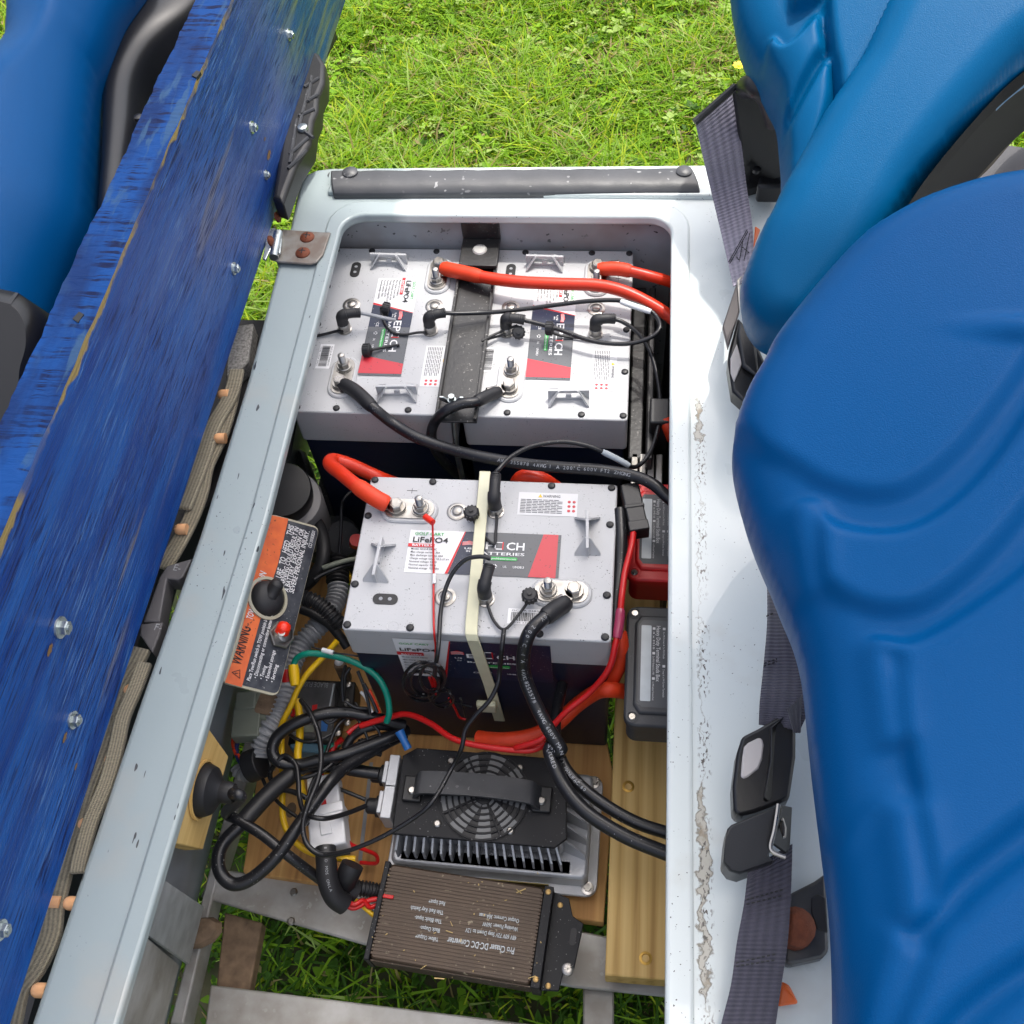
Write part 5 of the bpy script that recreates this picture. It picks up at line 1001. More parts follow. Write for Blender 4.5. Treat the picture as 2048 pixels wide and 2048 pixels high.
# green earth wire
t, sp = cable('wire', 'teal green wire arching from the yellow crimp over to the battery front', 'wire', gp(zB, [(1000,250,.50),(1030,180,.505),(1120,135,.51),(1250,135,.51),(1450,170,.51),(1620,230,.51),(1770,320,.505),(1860,430,.50),(1910,560,.49),(1925,700,.48),(1900,790,.47)]), .0034, 'teal', 12)
t = thing('crimp_connector', 'yellow heat shrink crimp at the end of the green wire', 'crimp', P(*zB(1000,330),.49)); b = MB(); b.tube(gp(zB, [(995,235,.50),(1003,300,.497),(1010,380,.492),(1015,440,.49)]), .0056, 12, radii=[.0052,.0060,.0056,.0045]); obj('crimp_body', b, 'yellow', t)
t = thing('crimp_connector', 'red crimp tucked under the edge of the switch plate', 'crimp', P(*zB(940,350),.48)); b = MB(); b.tube(gp(zB, [(935,290,.485),(938,350,.483),(945,400,.48)]), .0062, 12); obj('crimp_body', b, 'redw', t)
t = thing('crimp_connector', 'blue crimp hanging at the left rear corner of the charger', 'crimp', P(*z4(790,150),.45)); b = MB(); b.tube(gp(z4, [(770,120,.455),(785,150,.452),(805,190,.448)]), .0044, 12, radii=[.0052,.0040,.0042]); obj('crimp_body', b, 'bluew', t)
thin([(570,130,.44),(600,105,.44),(640,85,.44),(700,70,.44)], .0028, 'red wire threading between the black leads by the fuse block', 'redw')
thin([(500,215,.42),(520,180,.42),(550,150,.425)], .0032, 'red wire rising right of the fuse block base', 'redw')
thin([(480,190,.42),(510,180,.42),(540,168,.42)], .0036, 'green wire by the blue plug under the fuse block', 'teal')
for i, (l, m) in enumerate((([(1500,250,.50),(1475,350,.49),(1470,470,.48),(1480,590,.47)],'cable'),([(1545,270,.50),(1500,340,.495),(1495,440,.485),(1490,560,.47)],'cable'),([(1620,300,.49),(1680,450,.48),(1720,600,.47),(1740,720,.46)],'cable'),([(1680,420,.485),(1750,560,.475),(1810,700,.465)],'cable'),([(1730,480,.48),(1790,600,.47),(1830,700,.46)],'orange'),([(1500,590,.47),(1600,650,.465),(1720,660,.46)],'cable'),([(1650,500,.47),(1700,560,.465),(1760,700,.46)],'nylon'))):
    thin(l, .0018, ['slim black wire left of a pair on the fuse block edge','slim black wire right of a pair on the fuse block edge','thin black wire along the battery front edge','second thin black wire along the battery front edge','slim orange wire along the battery front edge','slim black wire crossing below the fuse block tab','slim white wire between the dark ones by the battery'][i], m, zB)
t = thing('wire', 'wire with white sleeve crossing below the nearest battery corner', 'wire', P(*zB(1330,105),.52)); b = MB(); b.tube(smoothpts(gp(zB, [(1180,70,.52),(1280,95,.52),(1390,125,.52),(1560,145,.52),(1800,185,.51)])), .0010, 8); obj('jacket', b, 'cable', t); b = MB(); b.tube(gp(zB, [(1278,95,.5205),(1385,124,.5205)]), .0026, 10); obj('marker_sleeve', b, 'nylon', t)

# ---- fuse block
zf = .385
t = thing('fuse_block', 'smoked clear blade fuse block on the left plank', 'fuse block', P(*zB(1200,680),.34))
def qpoly(f, l, z): return [P(*f(a,b_), z) for a,b_ in l]
b = MB(); pp = qpoly(zB, [(1050,375),(1600,400),(1580,660),(1440,700),(1380,1000),(1180,1080),(940,1010),(960,900)], zf-.022); b.prism([(p.x,p.y) for p in pp][::-1], .330, zf-.022); obj('fuse_base', b, 'blackmat', t, bevel=.002)
b = MB(); pp = qpoly(zB, [(1060,380),(1400,405),(1380,965),(965,925)], zf); b.prism([(p.x,p.y) for p in pp][::-1], zf-.021, zf, ch=.002); cv = obj('fuse_cover', b, 'smoke', t, bevel=.001)
b = MB(); A = P(*zB(1340,415), zf+.0004); Bp = P(*zB(1070,400), zf+.0004); U = (Bp-A).normalized(); b.text('BLADE FUSE', A, U, Vector((0,0,1)).cross(U), .0088, (Bp-A).length*.9); obj('lettering', b, 'hose', cv, smooth=False)
for k, (m, l) in enumerate((('redw',[(1180,630),(1230,620),(1225,670),(1180,680)]),('bluew',[(1270,770),(1340,780),(1320,880),(1265,880)]),('grn_grey',[(1100,820),(1200,825),(1190,890),(1100,890)]),('silver',[(1385,420),(1400,420),(1350,670),(1335,670)]),('redw',[(990,660),(1030,665),(1000,740),(970,735)]))):
    b = MB(); pp = qpoly(zB, l, zf+.0006); b.prism([(p.x,p.y) for p in pp][::-1], zf-.001, zf+.0005); obj('fuse', b, m, cv)
b = MB(); pp = qpoly(zB, [(960,1000),(1200,990),(1330,1010),(1300,1090),(1050,1080),(960,1040)], .375); b.prism([(p.x,p.y) for p in pp][::-1], .345,.375); obj('blue_plug', b, mat('pale_blue_plastic', lin((90,130,155)), .45), t, bevel=.002)
for x, y in ((1530,430),(1510,600),(1520,800),(1430,900)):
    b = MB(); b.lathe([(.004,0),(.004,.002),(.002,.003)], 12, Matrix.Translation(P(*zB(x,y), zf-.0215))); obj('stud', b, 'steel', t)
t = thing('bracket', 'small brown bracket with white screw behind the fuse block', 'bracket', P(*zB(1440,220),.36)); b = MB(); pp = qpoly(zB, [(1390,190),(1500,195),(1500,265),(1385,265)], .40); b.prism([(p.x,p.y) for p in pp][::-1], .36,.40); obj('bracket_body', b, 'rustw', t, bevel=.002)
b = MB(); b.lathe([(.0055,0),(.004,.003),(.001,.004)], 12, Matrix.Translation(P(*zB(1440,210),.402))); obj('screw', b, 'nylon', t)

# ---- conduits on the left
corrug('ribbed_hose', 'grey ribbed conduit winding down the left side of the compartment', 'hose', gp(zA, [(1430,1150,.43),(1430,1300,.43),(1420,1420,.43),(1350,1560,.435),(1220,1720,.44),(1100,1850,.44)])+gp(zB, [(1070,60,.44),(980,230,.44),(940,400,.44),(910,560,.44),(850,740,.44),(770,860,.44),(700,1020,.43),(680,1130,.425)]), .0125, 'hose', .0058, 18, 'ribbed hoses')
corrug('ribbed_hose', 'grey ribbed conduit end behind the black collar near the pine block', 'hose', gp(zB, [(780,1190,.40),(700,1240,.40),(600,1290,.40),(500,1280,.40),(470,1220,.40)]), .0095, 'hose', .0036, 14, 'ribbed hoses')
t = thing('hose_collar', 'black rubber collar on the grey conduit near the pine block', 'collar', P(*zB(630,1220),.42)); b = MB(); b.tube(gp(zB, [(690,1180,.425),(560,1230,.42)]), .0175, 18); obj('collar', b, 'rubber', t, bevel=.001)
for l, m, lb in (([(480,940),(450,1030),(460,1130),(510,1210),(560,1240)],mat('dark_blue_wire', lin((25,35,85)), .4),'dark blue wire curving into the collar from the grey connectors'),([(425,920),(420,1010),(450,1100),(500,1180),(555,1230)],'orange','orange wire curving into the collar from the grey connectors'),([(440,940),(425,1000),(430,1060)],mat('brown_wire', lin((120,60,35)), .5),'brown wire behind the blue and orange pair')):
    thin([(a,c,.425) for a,c in l], .0026, lb, m, zB)
corrug('ribbed_hose', 'black ribbed loom crossing from the switch plate to the battery', 'hose', gp(zA, [(1080,1430,.50),(1180,1450,.50),(1290,1520,.495),(1380,1610,.49),(1460,1700,.48)]), .0090, 'rubber', .0040, 14, 'ribbed hoses')
corrug('ribbed_hose', 'short dark ribbed collar on top of the grey conduit', 'hose', gp(zA, [(1440,1060,.43),(1430,1160,.432),(1425,1290,.434)]), .0138, 'rubber', .006, 16, 'ribbed hoses')
cable('power_lead', 'thick black lead curving behind the right edge of the switch plate', 'lead', gp(zA, [(1150,640,.48),(1230,720,.48),(1280,850,.485),(1290,1000,.485),(1260,1130,.48),(1170,1250,.47),(1080,1330,.46)]), .0080, 'rubber', 14, 'thick black power leads')
cable('wire', 'tan wire running right behind the nearest battery corner', 'wire', gp(zA, [(1280,1140,.49),(1400,1100,.49),(1500,1070,.49),(1600,1050,.485)]), .0028, 'grn_grey', 10, 'thin loose wires')
cable('wire', 'black wire below the tan one left of the battery', 'wire', gp(zA, [(1200,1250,.485),(1300,1190,.485),(1430,1140,.485),(1600,1090,.48)]), .0028, 'cable', 10, 'thin loose wires')
cable('wire', 'thin black wire dropping left of the battery from the dark case', 'wire', gp(zA, [(1560,400,.50),(1490,470,.50),(1465,560,.49),(1460,700,.48),(1455,850,.47),(1440,1000,.46)]), .0020, 'cable', 8, 'thin loose wires')
cable('wire', 'yellow wire glimpsed behind the conduit', 'wire', gp(zA, [(1320,960,.40),(1370,1000,.40),(1440,1060,.40),(1520,1180,.40),(1560,1280,.40)]), .0030, 'yellow', 8, 'thin loose wires')
cable('power_lead', 'black flat lead slanting under the ribbed loom to the battery corner', 'lead', gp(zA, [(1080,1540,.46),(1200,1590,.46),(1340,1680,.455),(1440,1790,.45),(1520,1900,.44)]), .0055, 'rubber', 10, 'thick black power leads')
# black capped canister beneath the rail
t = thing('canister', 'grey canister with round black cap just under the rail', 'canister', P(*zA(950,380),.44))
X = axis_frame(P(*zA(960,460),.52), (.15,-.25,1)); b = MB(); b.lathe([(.037,-.11),(.037,-.012),(.035,-.006)], 32, X); obj('body', b, mat('pale_grey_plastic', lin((140,138,138)), .5), t)
b = MB(); b.lathe([(.0325,-.006),(.0335,.018),(.032,.021),(.012,.023)], 32, X@Matrix.Translation((-.004,.005,0))); obj('cap', b, 'rubber', t)
t = thing('motor_housing', 'dark grey housing deep behind the switch plate', 'housing', P(*zA(1400,850),.36)); X = axis_frame(P(*zA(1440,860),.40), (.6,-.3,.7)); b = MB(); b.lathe([(.03,-.05),(.03,.0),(.022,.012),(.010,.014)], 20, X); obj('body', b, 'greybox', t)
b = MB(); b.lathe([(.008,0),(.008,.012)], 14, axis_frame(P(*zA(1600,900),.43), (.3,-.2,1))); obj('red_plug', b, 'redw', t)
t = thing('frame_hanger', 'grey frame casting in the shade under the rail', 'bracket', P(*zA(1000,150),.40)); pp = [P(*zA(*a),.42) for a in ((900,-120),(1110,0),(1190,260),(1160,560),(1080,760),(900,700),(740,560))]; b = MB(); b.prism([(p.x,p.y) for p in pp][::-1], .33,.42); obj('body', b, 'greybox', t, bevel=.006)
# grey-green connectors
t = thing('wire_connector', 'pair of grey green plugs under the lower end of the switch plate', 'connector', P(*zB(530,700),.42))
A = P(*zB(560,930),.45); Bp = P(*zB(470,930),.45); D_ = P(*zB(600,500),.45); X = frame((A+Bp)/2, D_-A); b = MB(); L_ = (D_-A).length; b.box(0,L_*.75,-.016,.014,-.02,0,X); b.box(L_*.6,L_,-.010,.012,-.018,.002,X); b.box(L_*.1,L_*.5,-.018,-.015,-.014,-.004,X); obj('plug', b, 'grn_grey', t, bevel=.002)
A = P(*zB(740,600),.45); X = frame(A, (.05,.35,0)); b = MB(); b.prism(rrect(-.020,.016,-.016,.016,.006,4), -.02,-.001, X, ch=.002); o1 = obj('plug', b, 'grn_grey', t, bevel=.001); b = MB(); b.prism(rrect(-.014,.010,-.010,.010,.004,4), -.001,.0005, X); obj('pin_window', b, 'rustw', t)
# ================================================================= SWITCH PLATE
pn0 = P(*zA(1250,760), .575)   # plate leans down into the compartment
t = None
c = [P(*zA(765,610), .600), P(*zA(1255,745), .560), P(*zB(850,550), .545), P(*zB(300,410), .590)]
O = c[3]; Xd = (c[2]-c[3]); Yd = (c[0]-c[3]); Zd = Xd.cross(Yd).normalized(); X = frame(O, Xd, Zd); W_ = ((c[2]-c[3]).length+(c[1]-c[0]).length)/2; H_ = Yd.length
Yl = X.to_3x3()@Vector((0,1,0)); sh_ = 0
# recompute exact corners in that plane
pl = [PN(*a, O, Zd) for a in (zB(300,410), zB(850,550), zA(1255,745), zA(765,610))]; inv = X.inverted(); lc = [inv@p for p in pl]
t = thing('switch_plate', 'orange and black warning switch plate hung under the left rail edge', 'switch plate', X@Matrix.Translation((W_/2,H_/2,0)))
def inset(q, d):
    n = len(q); cx = sum(p[0] for p in q)/n; cy = sum(p[1] for p in q)/n; return [(cx+(p[0]-cx)*(1-d/abs(max(.03,math.hypot(p[0]-cx,p[1]-cy)))*1.2), cy+(p[1]-cy)*(1-d/max(.03,math.hypot(p[0]-cx,p[1]-cy))*1.2)) for p in q]
def roundq(q, r, n=4):
    o = []
    for i in range(len(q)):
        a = Vector(q[i-1][:2]); p = Vector(q[i][:2]); b_ = Vector(q[(i+1)%len(q)][:2]); p0 = p+(a-p).normalized()*r; p1 = p+(b_-p).normalized()*r
        for k in range(n+1): s = k/n; o.append(tuple((p0*(1-s)**2+p*2*s*(1-s)+p1*s*s)))
    return o
qq = [(p.x,p.y) for p in lc]
b = MB(); b.prism(roundq(qq,.009), -.003, 0, X); plate = obj('plate', b, 'trim', t, bevel=.0005)
qi = inset(qq, .0022); b = MB(); b.quad([(x,y,.0004) for x,y in roundq(qi,.007)], X); obj('black_panel', b, 'plateg', plate, smooth=False)
def lp(f, x, y, h=.0012): p = PN(*f(x,y), O+Zd*h, Zd); return p
b = MB(); og = [lp(zB,322,405,.0008), lp(zB,500,455,.0008), lp(zA,700,1560,.0008), lp(zA,850,1100,.0008), lp(zA,950,665,.0008), lp(zA,780,628,.0008), lp(zA,620,1160,.0008), lp(zA,480,1680,.0008)]
b.quad(og); obj('orange_panel', b, 'plateo', plate, smooth=False)
b = MB()
def line(txt, f0, a, f1, c_, size, bold=.004, mb=b, h=.0014):
    p = lp(f0, *a, h); q = lp(f1, *c_, h); U = (q-p); V_ = Zd.cross(U.normalized()); mb.text(txt, p, U, V_, size, U.length, bold=bold)
line('URE   TO   HEED    THIS', zA, (880,1245), zA, (1005,740), .0095, .012)
line('WARNING COULD RESULT IN', zA, (900,1358), zA, (1055,755), .0080, .012)
line('A BATTERY  EXPLOSION OR', zA, (950,1375), zA, (1105,770), .0080, .012)
line('SEVERE PERSONAL INJURY.', zA, (998,1390), zA, (1155,790), .0080, .012)
line('CCI 101828201', zA, (1170,950), zA, (1210,790), .0056, .01)
line('RUN', zA, (705,1300), zA, (738,1195), .0105, .012)
line('TOW', zA, (600,1645), zA, (632,1540), .0100, .012)
line('Place Tow/Run switch in TOW position before', zB, (580,400), zA, (765,1575), .0056, .012)
line('\u2022 Disconnecting or connecting batteries', zB, (645,375), zA, (805,1605), .0056, .012)
line('\u2022 Towing', zB, (700,385), zB, (740,255), .0056, .012)
line('\u2022 Extended storage', zB, (755,400), zB, (825,105), .0056, .012)
line('\u2022 Servicing', zB, (805,415), zB, (850,245), .0056, .012)
obj('lettering', b, 'white', plate, smooth=False)
b = MB(); line('WARNING', zB, (490,250), zA, (590,1720), .0175, .01, b)
tri = [lp(zB,400,310,.0014), lp(zB,485,375,.0014), lp(zB,485,285,.0014)]
cc = sum(tri, Vector())/3
for i in range(3): 
    a_, b_ = tri[i], tri[(i+1)%3]; b.quad([a_, b_, cc+(b_-cc)*.78, cc+(a_-cc)*.78])
U = (tri[2]-tri[1]).normalized(); 
b.text('!', cc-U*.001-Zd.cross(U)*.003, U, Zd.cross(U), .0085); obj('lettering', b, 'black', plate, smooth=False)
# toggle with rubber boot
hb = lp(zA, 740,1435, 0); Xb = frame(hb, X.to_3x3()@Vector((1,0,0)), Zd)
b = MB(); b.lathe([(.0225,.0008),(.0225,.003),(.0195,.0035),(.0190,.001)], 32, Xb, cap=False); obj('boot_ring', b, 'trim', t)
b = MB(); b.lathe([(.0185,.001),(.0175,.005),(.0125,.009),(.006,.011)], 28, Xb); tipp = lp(zA, 838,1300, .014); b.tube(smoothpts([hb+Zd*.006, hb.lerp(tipp,.5)+Zd*.002, tipp], 6), .0072, 14, radii=None); b.lathe([(.0072,0),(.006,.0035),(.002,.005)], 16, axis_frame(tipp, tipp-hb)); obj('toggle_boot', b, 'plug', t, angle=60)
hc2 = lp(zA, 870,1795, 0); Xb = frame(hc2, X.to_3x3()@Vector((1,0,0)), Zd)
b = MB(); b.prism([(.0145*a,.0145*c_) for a,c_ in hexp], .0006,.005, Xb, ch=.001); b.lathe([(.0085,.005),(.0085,.010),(.007,.011)], 20, Xb); b.tube([hc2+Zd*.008, lp(zA,885,1765,.020)], .0035, 12); obj('toggle_nut', b, 'steel', t)
tp_ = lp(zA, 905,1715, .018); st_ = lp(zA,885,1765,.014); b = MB(); b.tube([st_, tp_], .0072, 16); b.lathe([(.0072,0),(.006,.004),(.002,.006)], 16, axis_frame(tp_, tp_-st_)); obj('red_tip', b, 'redled', t, angle=60)
# bead of sealant between plate and rail
cable('seal_strip', 'grimy cream sealing strip along the top edge of the switch plate', 'seal', [P(*zA(745,620),.612), P(*zA(690,880),.612), P(*zA(600,1150),.612), P(*zA(520,1520),.612), P(*zA(440,1850),.612), P(*zB(310,400),.612)], .0030, 'trim', 8)

# ================================================================= HINGE
t = thing('hinge', 'rusty steel hinge joining the blue plank to the rail corner', 'hinge', P(600,490,ZD))
zh = ZD+.0065
pp = [P(*zH(a,c_), zh) for a,c_ in ((240,780),(300,762),(700,790),(780,790),(705,1010),(640,1085),(580,1100),(260,1080),(190,1030))]
b = MB(); b.prism([(p.x,p.y) for p in pp][::-1], zh-.003, zh); obj('hinge_leaf', b, mat('hinge_steel', lin((138,136,130)), .4, .4, var=.4, vscale=60, col2=lin((118,106,96))), t, bevel=.0015)
b = MB(); a_ = P(*zH(260,850), zh+.004); c_ = P(*zH(250,1000), zh+.004); b.tube([P(*zH(275,800), zh+.003), P(*zH(230,1040), zh+.003)], .0055, 14); obj('knuckle', b, 'zinc', t)
b = MB(); pp = [P(*zH(a,c_), zh+.005) for a,c_ in ((170,760),(250,745),(240,840),(310,850),(290,1000),(200,950),(150,1060),(120,1050))]; b.prism([(p.x,p.y) for p in pp][::-1], zh+.002, zh+.005); obj('hinge_leaf', b, 'zinc', t, bevel=.001)
for x, y in ((553,845),(510,995)):
    b = MB(); Xs = Matrix.Translation(P(*zH(x,y), zh)); b.lathe([(.0088,-.001),(.0086,.001),(.006,.0034),(.002,.0042)], 20, Xs); s_ = obj('screw', b, 'copper', t)
    b = MB(); b.box(-.004,.004,-.0007,.0007,.0036,.0044,Xs); b.box(-.0007,.0007,-.004,.004,.0036,.0044,Xs); obj('cross_slot', b, 'black', s_)
for x, y in ((195,880),(262,650)):
    b = MB(); b.lathe([(.0065,0),(.006,.002),(.002,.004)], 16, axis_frame(P(*zH(x,y), zh+.008), (1,0,.3))); obj('screw', b, 'copper', t)

# ================================================================= TIPPED SEAT (left): painted plank, cushion, shell
PZ0 = .665; PHt = .232; PTh = .040
pa = P(20,2048,PZ0); pb = P(560,400,PZ0); 
dirp = Vector((pb.x-pa.x, pb.y-pa.y, 0)).normalized(); 
leanv = .0
XP = frame((pa.x,pa.y,PZ0), dirp.cross(Vector((0,0,1))), (0,0,1))        # x outwards (+X world), y along, z up
seatL = thing('tipped_seat', 'tipped-up seat with blue painted timber plank underneath, at left', 'seat', XP@Matrix.Translation((-.06,.5,0)))
LY0, LY1 = -.16, 1.62
# plank with rough hewn upper face
plank_o = bpy.data.objects.new('plank', bpy.data.meshes.new('plank')); me = plank_o.data
ny = 220; nx = 6; nz_ = 10; vs = []; fs = []; mi = []
sec = [(0, z_) for z_ in np.linspace(0, PHt, nz_)]+[(-x_, PHt) for x_ in np.linspace(0, PTh, nx)[1:]]+[(-PTh, 0)]
ns = len(sec)
for i in range(ny+1):
    y = LY0+(LY1-LY0)*i/ny
    for k, (x_, z_) in enumerate(sec):
        dx = dz = 0
        if k == nz_-1: dx = -.0006*abs(math.sin(y*37)+math.sin(y*91))-.0003; dz = -.0006*abs(math.sin(y*53))
        if nz_ <= k < ns-1: dz = .0006*math.sin(y*160+k*1.7)+.0006*math.sin(y*420+k*2.3)
        if k == ns-2: dx = .0008*math.sin(y*29+1)+.0006*math.sin(y*83)
        vs.append((x_+dx, y, z_+dz))
for i in range(ny):
    for k in range(ns): j = (k+1) % ns; fs.append((i*ns+k, (i+1)*ns+k, (i+1)*ns+j, i*ns+j)); mi.append(1 if nz_-1 <= k < ns-2 else 0)
fs += [tuple(range(ns)), tuple(reversed([ny*ns+k for k in range(ns)]))]; mi += [0,0]
C.objects.link(plank_o); plank_o.parent = seatL; WM[plank_o.name] = wm(seatL); T_ = wm(seatL).inverted()@XP
me.from_pydata([tuple(v) for v in vs], [], fs); me.materials.append(M['plankface']); me.materials.append(M['planktop']); me.polygons.foreach_set('material_index', mi); me.polygons.foreach_set('use_smooth', [True]*len(fs)); me.set_sharp_from_angle(angle=math.radians(40)); plank_o.matrix_local = T_
PL = plank_o.name; WM[PL] = XP
pn = XP.to_3x3()@Vector((1,0,0))
def face(u, v, h=0): return PN(u, v, Vector((pa.x,pa.y,PZ0))+pn*h, pn)
for (u, v, r_) in ((577,70,1),(503,255,1),(531,350,.8),(467,537,1),(120,1255,1.25),(145,1440,1.05),(0,1860,1.1)):
    X = axis_frame(face(u,v), pn) @ Matrix.Rotation(random.uniform(-.3,.3),4,'Z'); bt = MB()
    r_ *= .82; bt.lathe([(.0088*r_,0),(.0086*r_,.0014)], 22, X); wsh = obj('washer', bt, 'zinc', plank_o, world=False) if False else obj('washer', bt, 'zinc', plank_o)
    bt = MB(); bt.prism([(.0060*r_*a,.0060*r_*c_) for a,c_ in hexp], .0014,.0072*r_, X, ch=.0008); bt.lathe([(.003*r_,.007*r_),(.003*r_,.0085*r_)], 12, X); obj('nut', bt, 'zinc', plank_o, angle=25)
for (u, v, s_) in ((538,310,1),(100,1300,.7),(130,1475,.6),(152,1533,.4),(530,278,.4)):
    bt = MB(); X = axis_frame(face(u,v,.0003), pn); n = 14; bt.quad([(.0035*s_*math.cos(2*math.pi*i/n)*(1+.3*math.sin(i*3)), .008*s_*math.sin(2*math.pi*i/n), 0) for i in range(n)], frame(face(u,v,.0005), dirp.cross(Vector((0,0,1)))*0+Vector((0,0,1)), pn)); obj('rust_stain', bt, mat('rust_stain', lin((120,92,58)), .8), plank_o)
# small flecks, nail holes on top edge
for (u, v) in ((392,148),(156,634)):
    bt = MB(); p = P(u, v, PZ0+PHt+.001); bt.prism([(p.x-.004,p.y-.002),(p.x+.002,p.y-.006),(p.x+.004,p.y+.003),(p.x-.001,p.y+.006)], p.z-.003, p.z+.0002); obj('nail_hole', bt, 'black', plank_o)

# heightfield cushions
def relief(outline, feats, T, er, step, p0, n, m, parent, name='cushion', under=.035, sm=2):
    n = Vector(n).normalized(); p0 = Vector(p0); ex = Vector((0,1,0)); ex = (ex-n*ex.dot(n)).normalized(); ey = n.cross(ex); X = Matrix((ex, ey, n)).transposed().to_4x4(); X.translation = p0; inv = X.inverted()
    def pl2(l): return [tuple((inv@PN(u,v,p0,n)).xy) for u,v in l]
    poly = [Vector((a,b_,0)) for a,b_ in pl2(outline)]; poly = smoothpts(poly, 6, closed=True); Q = np.array([(p.x,p.y) for p in poly])
    xs = np.arange(Q[:,0].min()-step, Q[:,0].max()+2*step, step); ys = np.arange(Q[:,1].min()-step, Q[:,1].max()+2*step, step)
    gx, gy = np.meshgrid(xs, ys, indexing='ij'); Pp = np.stack([gx.ravel(), gy.ravel()], 1)
    def seg(Pt, A, B):
        d = B-A; L2 = max((d**2).sum(), 1e-12); tt = np.clip(((Pt-A)@d)/L2, 0, 1); c_ = A+tt[:,None]*d; return np.hypot(*(Pt-c_).T), c_, tt
    D = np.full(len(Pp), 9.); NP = Pp.copy(); ins = np.zeros(len(Pp), bool)
    for i in range(len(Q)):
        A, B = Q[i], Q[(i+1) % len(Q)]; d, c_, _ = seg(Pp, A, B); k = d < D; D[k] = d[k]; NP[k] = c_[k]
        cr = ((A[1] > Pp[:,1]) != (B[1] > Pp[:,1])) & (Pp[:,0] < (B[0]-A[0])*(Pp[:,1]-A[1])/(B[1]-A[1]+1e-15)+A[0]); ins ^= cr
    Hh = np.zeros(len(Pp)); q = np.clip(D/er, 0, 1); Hh = T*np.sqrt(np.clip(1-(1-q)**2, 0, 1))
    fade = np.clip(D/.012, 0, 1)
    for f in feats:
        if f[0] == 'R':
            pg = smoothpts([Vector((a,b_,0)) for a,b_ in pl2(f[1])], 4, closed=True); S = np.array([(p.x,p.y) for p in pg]); d = np.full(len(Pp), 9.); iq = np.zeros(len(Pp), bool)
            for i in range(len(S)):
                A, B = S[i], S[(i+1) % len(S)]; dd, c_, _ = seg(Pp, A, B); d = np.minimum(d, dd)
                iq ^= ((A[1] > Pp[:,1]) != (B[1] > Pp[:,1])) & (Pp[:,0] < (B[0]-A[0])*(Pp[:,1]-A[1])/(B[1]-A[1]+1e-15)+A[0])
            q_ = np.clip(np.where(iq, d, -d)/f[2]+.25, 0, 1); Hh += f[3]*q_*q_*(3-2*q_)*fade; continue
        stp = f[0] == 'S'
        if stp: Rr = f[3]; f = (f[1], f[2], f[4], 0, f[5] if len(f) > 5 else .5)
        l, wd_, dp = f[0], f[1], f[2]; side = f[3] if len(f) > 3 else 0
        pts = [Vector((a,b_,0)) for a,b_ in pl2(l)]; pts = smoothpts(pts, 6) if len(pts) > 2 else pts; S = np.array([(p.x,p.y) for p in pts]); d = np.full(len(Pp), 9.); sg = np.zeros(len(Pp)); al = np.zeros(len(Pp)); N_ = len(S)-1
        for i in range(N_):
            dd, c_, tt = seg(Pp, S[i], S[i+1]); k = dd < d; d[k] = dd[k]; al[k] = (i+tt[k])/N_
            dv = S[i+1]-S[i]; cr = dv[0]*(Pp[:,1]-S[i][1])-dv[1]*(Pp[:,0]-S[i][0]); sg[k] = np.sign(cr[k])
        tap = np.clip(np.minimum(al, 1-al)*N_/6/.5+.02, 0, 1) if (len(f) > 4 and f[4]) else np.clip(np.minimum(al,1-al)/.12+.0,0,1) if not (len(f) > 4 and f[4] == 0) else 1
        w1 = wd_; 
        if side: wl = np.where(sg*side > 0, wd_*.28, wd_)
        else: wl = wd_
        if stp: tp2 = np.clip(np.minimum(al,1-al)/.16, 0, 1); tp2 = tp2*tp2*(3-2*tp2); Hh += dp*np.tanh(sg*d/wd_)*np.exp(-(d/Rr)**2)*fade*tp2
        else: Hh += dp*np.exp(-(d/wl)**2)*fade*tap
    G = ins.reshape(gx.shape); Vt = X
    Hg = Hh.reshape(gx.shape); Dg = D.reshape(gx.shape)
    for _ in range(sm):
        Hp = np.pad(Hg, 1, mode='edge'); av = (Hp[:-2,1:-1]+Hp[2:,1:-1]+Hp[1:-1,:-2]+Hp[1:-1,2:]+Hp[1:-1,1:-1]*2)/6
        Hg = np.where(G & (Dg > .012), av, Hg)
    Hh = Hg.ravel(); idx = -np.ones(gx.shape, int); vs = []; fs = []
    cell = G[:-1,:-1] & G[1:,:-1] & G[1:,1:] & G[:-1,1:]; used = np.zeros_like(G); used[:-1,:-1] |= cell; used[1:,:-1] |= cell; used[1:,1:] |= cell; used[:-1,1:] |= cell
    cnt = np.zeros(G.shape, int); cnt[:-1,:-1] += cell; cnt[1:,:-1] += cell; cnt[1:,1:] += cell; cnt[:-1,1:] += cell
    I, J = np.nonzero(used); ids = {}
    HH_ = Hh.reshape(gx.shape); NPx = NP[:,0].reshape(gx.shape); NPy = NP[:,1].reshape(gx.shape)
    for i, j in zip(I, J):
        idx[i,j] = len(vs)
        if cnt[i,j] < 4: vs.append((NPx[i,j], NPy[i,j], 0))
        else: vs.append((gx[i,j], gy[i,j], HH_[i,j]))
    for i, j in zip(*np.nonzero(cell)): fs.append((idx[i,j], idx[i+1,j], idx[i+1,j+1], idx[i,j+1]))
    # skirt
    from collections import Counter
    ec = Counter()
    for f in fs:
        for k in range(4): a, b_ = f[k], f[(k+1) % 4]; ec[(a,b_)] += 1
    bd = [(a,b_) for (a,b_) in ec if (b_,a) not in ec]; low = {}
    for a, b_ in bd:
        for v in (a,b_):
            if v not in low:
                x, y, _ = vs[v]; low[v] = len(vs); vs.append((x, y, -under))
    for a, b_ in bd: fs.append((b_, a, low[a], low[b_]))
    mb = MB(); mb.add([X@Vector(v) for v in vs], fs); o = obj(name, mb, m, parent, smooth=True, angle=70)
    return o, X, Q
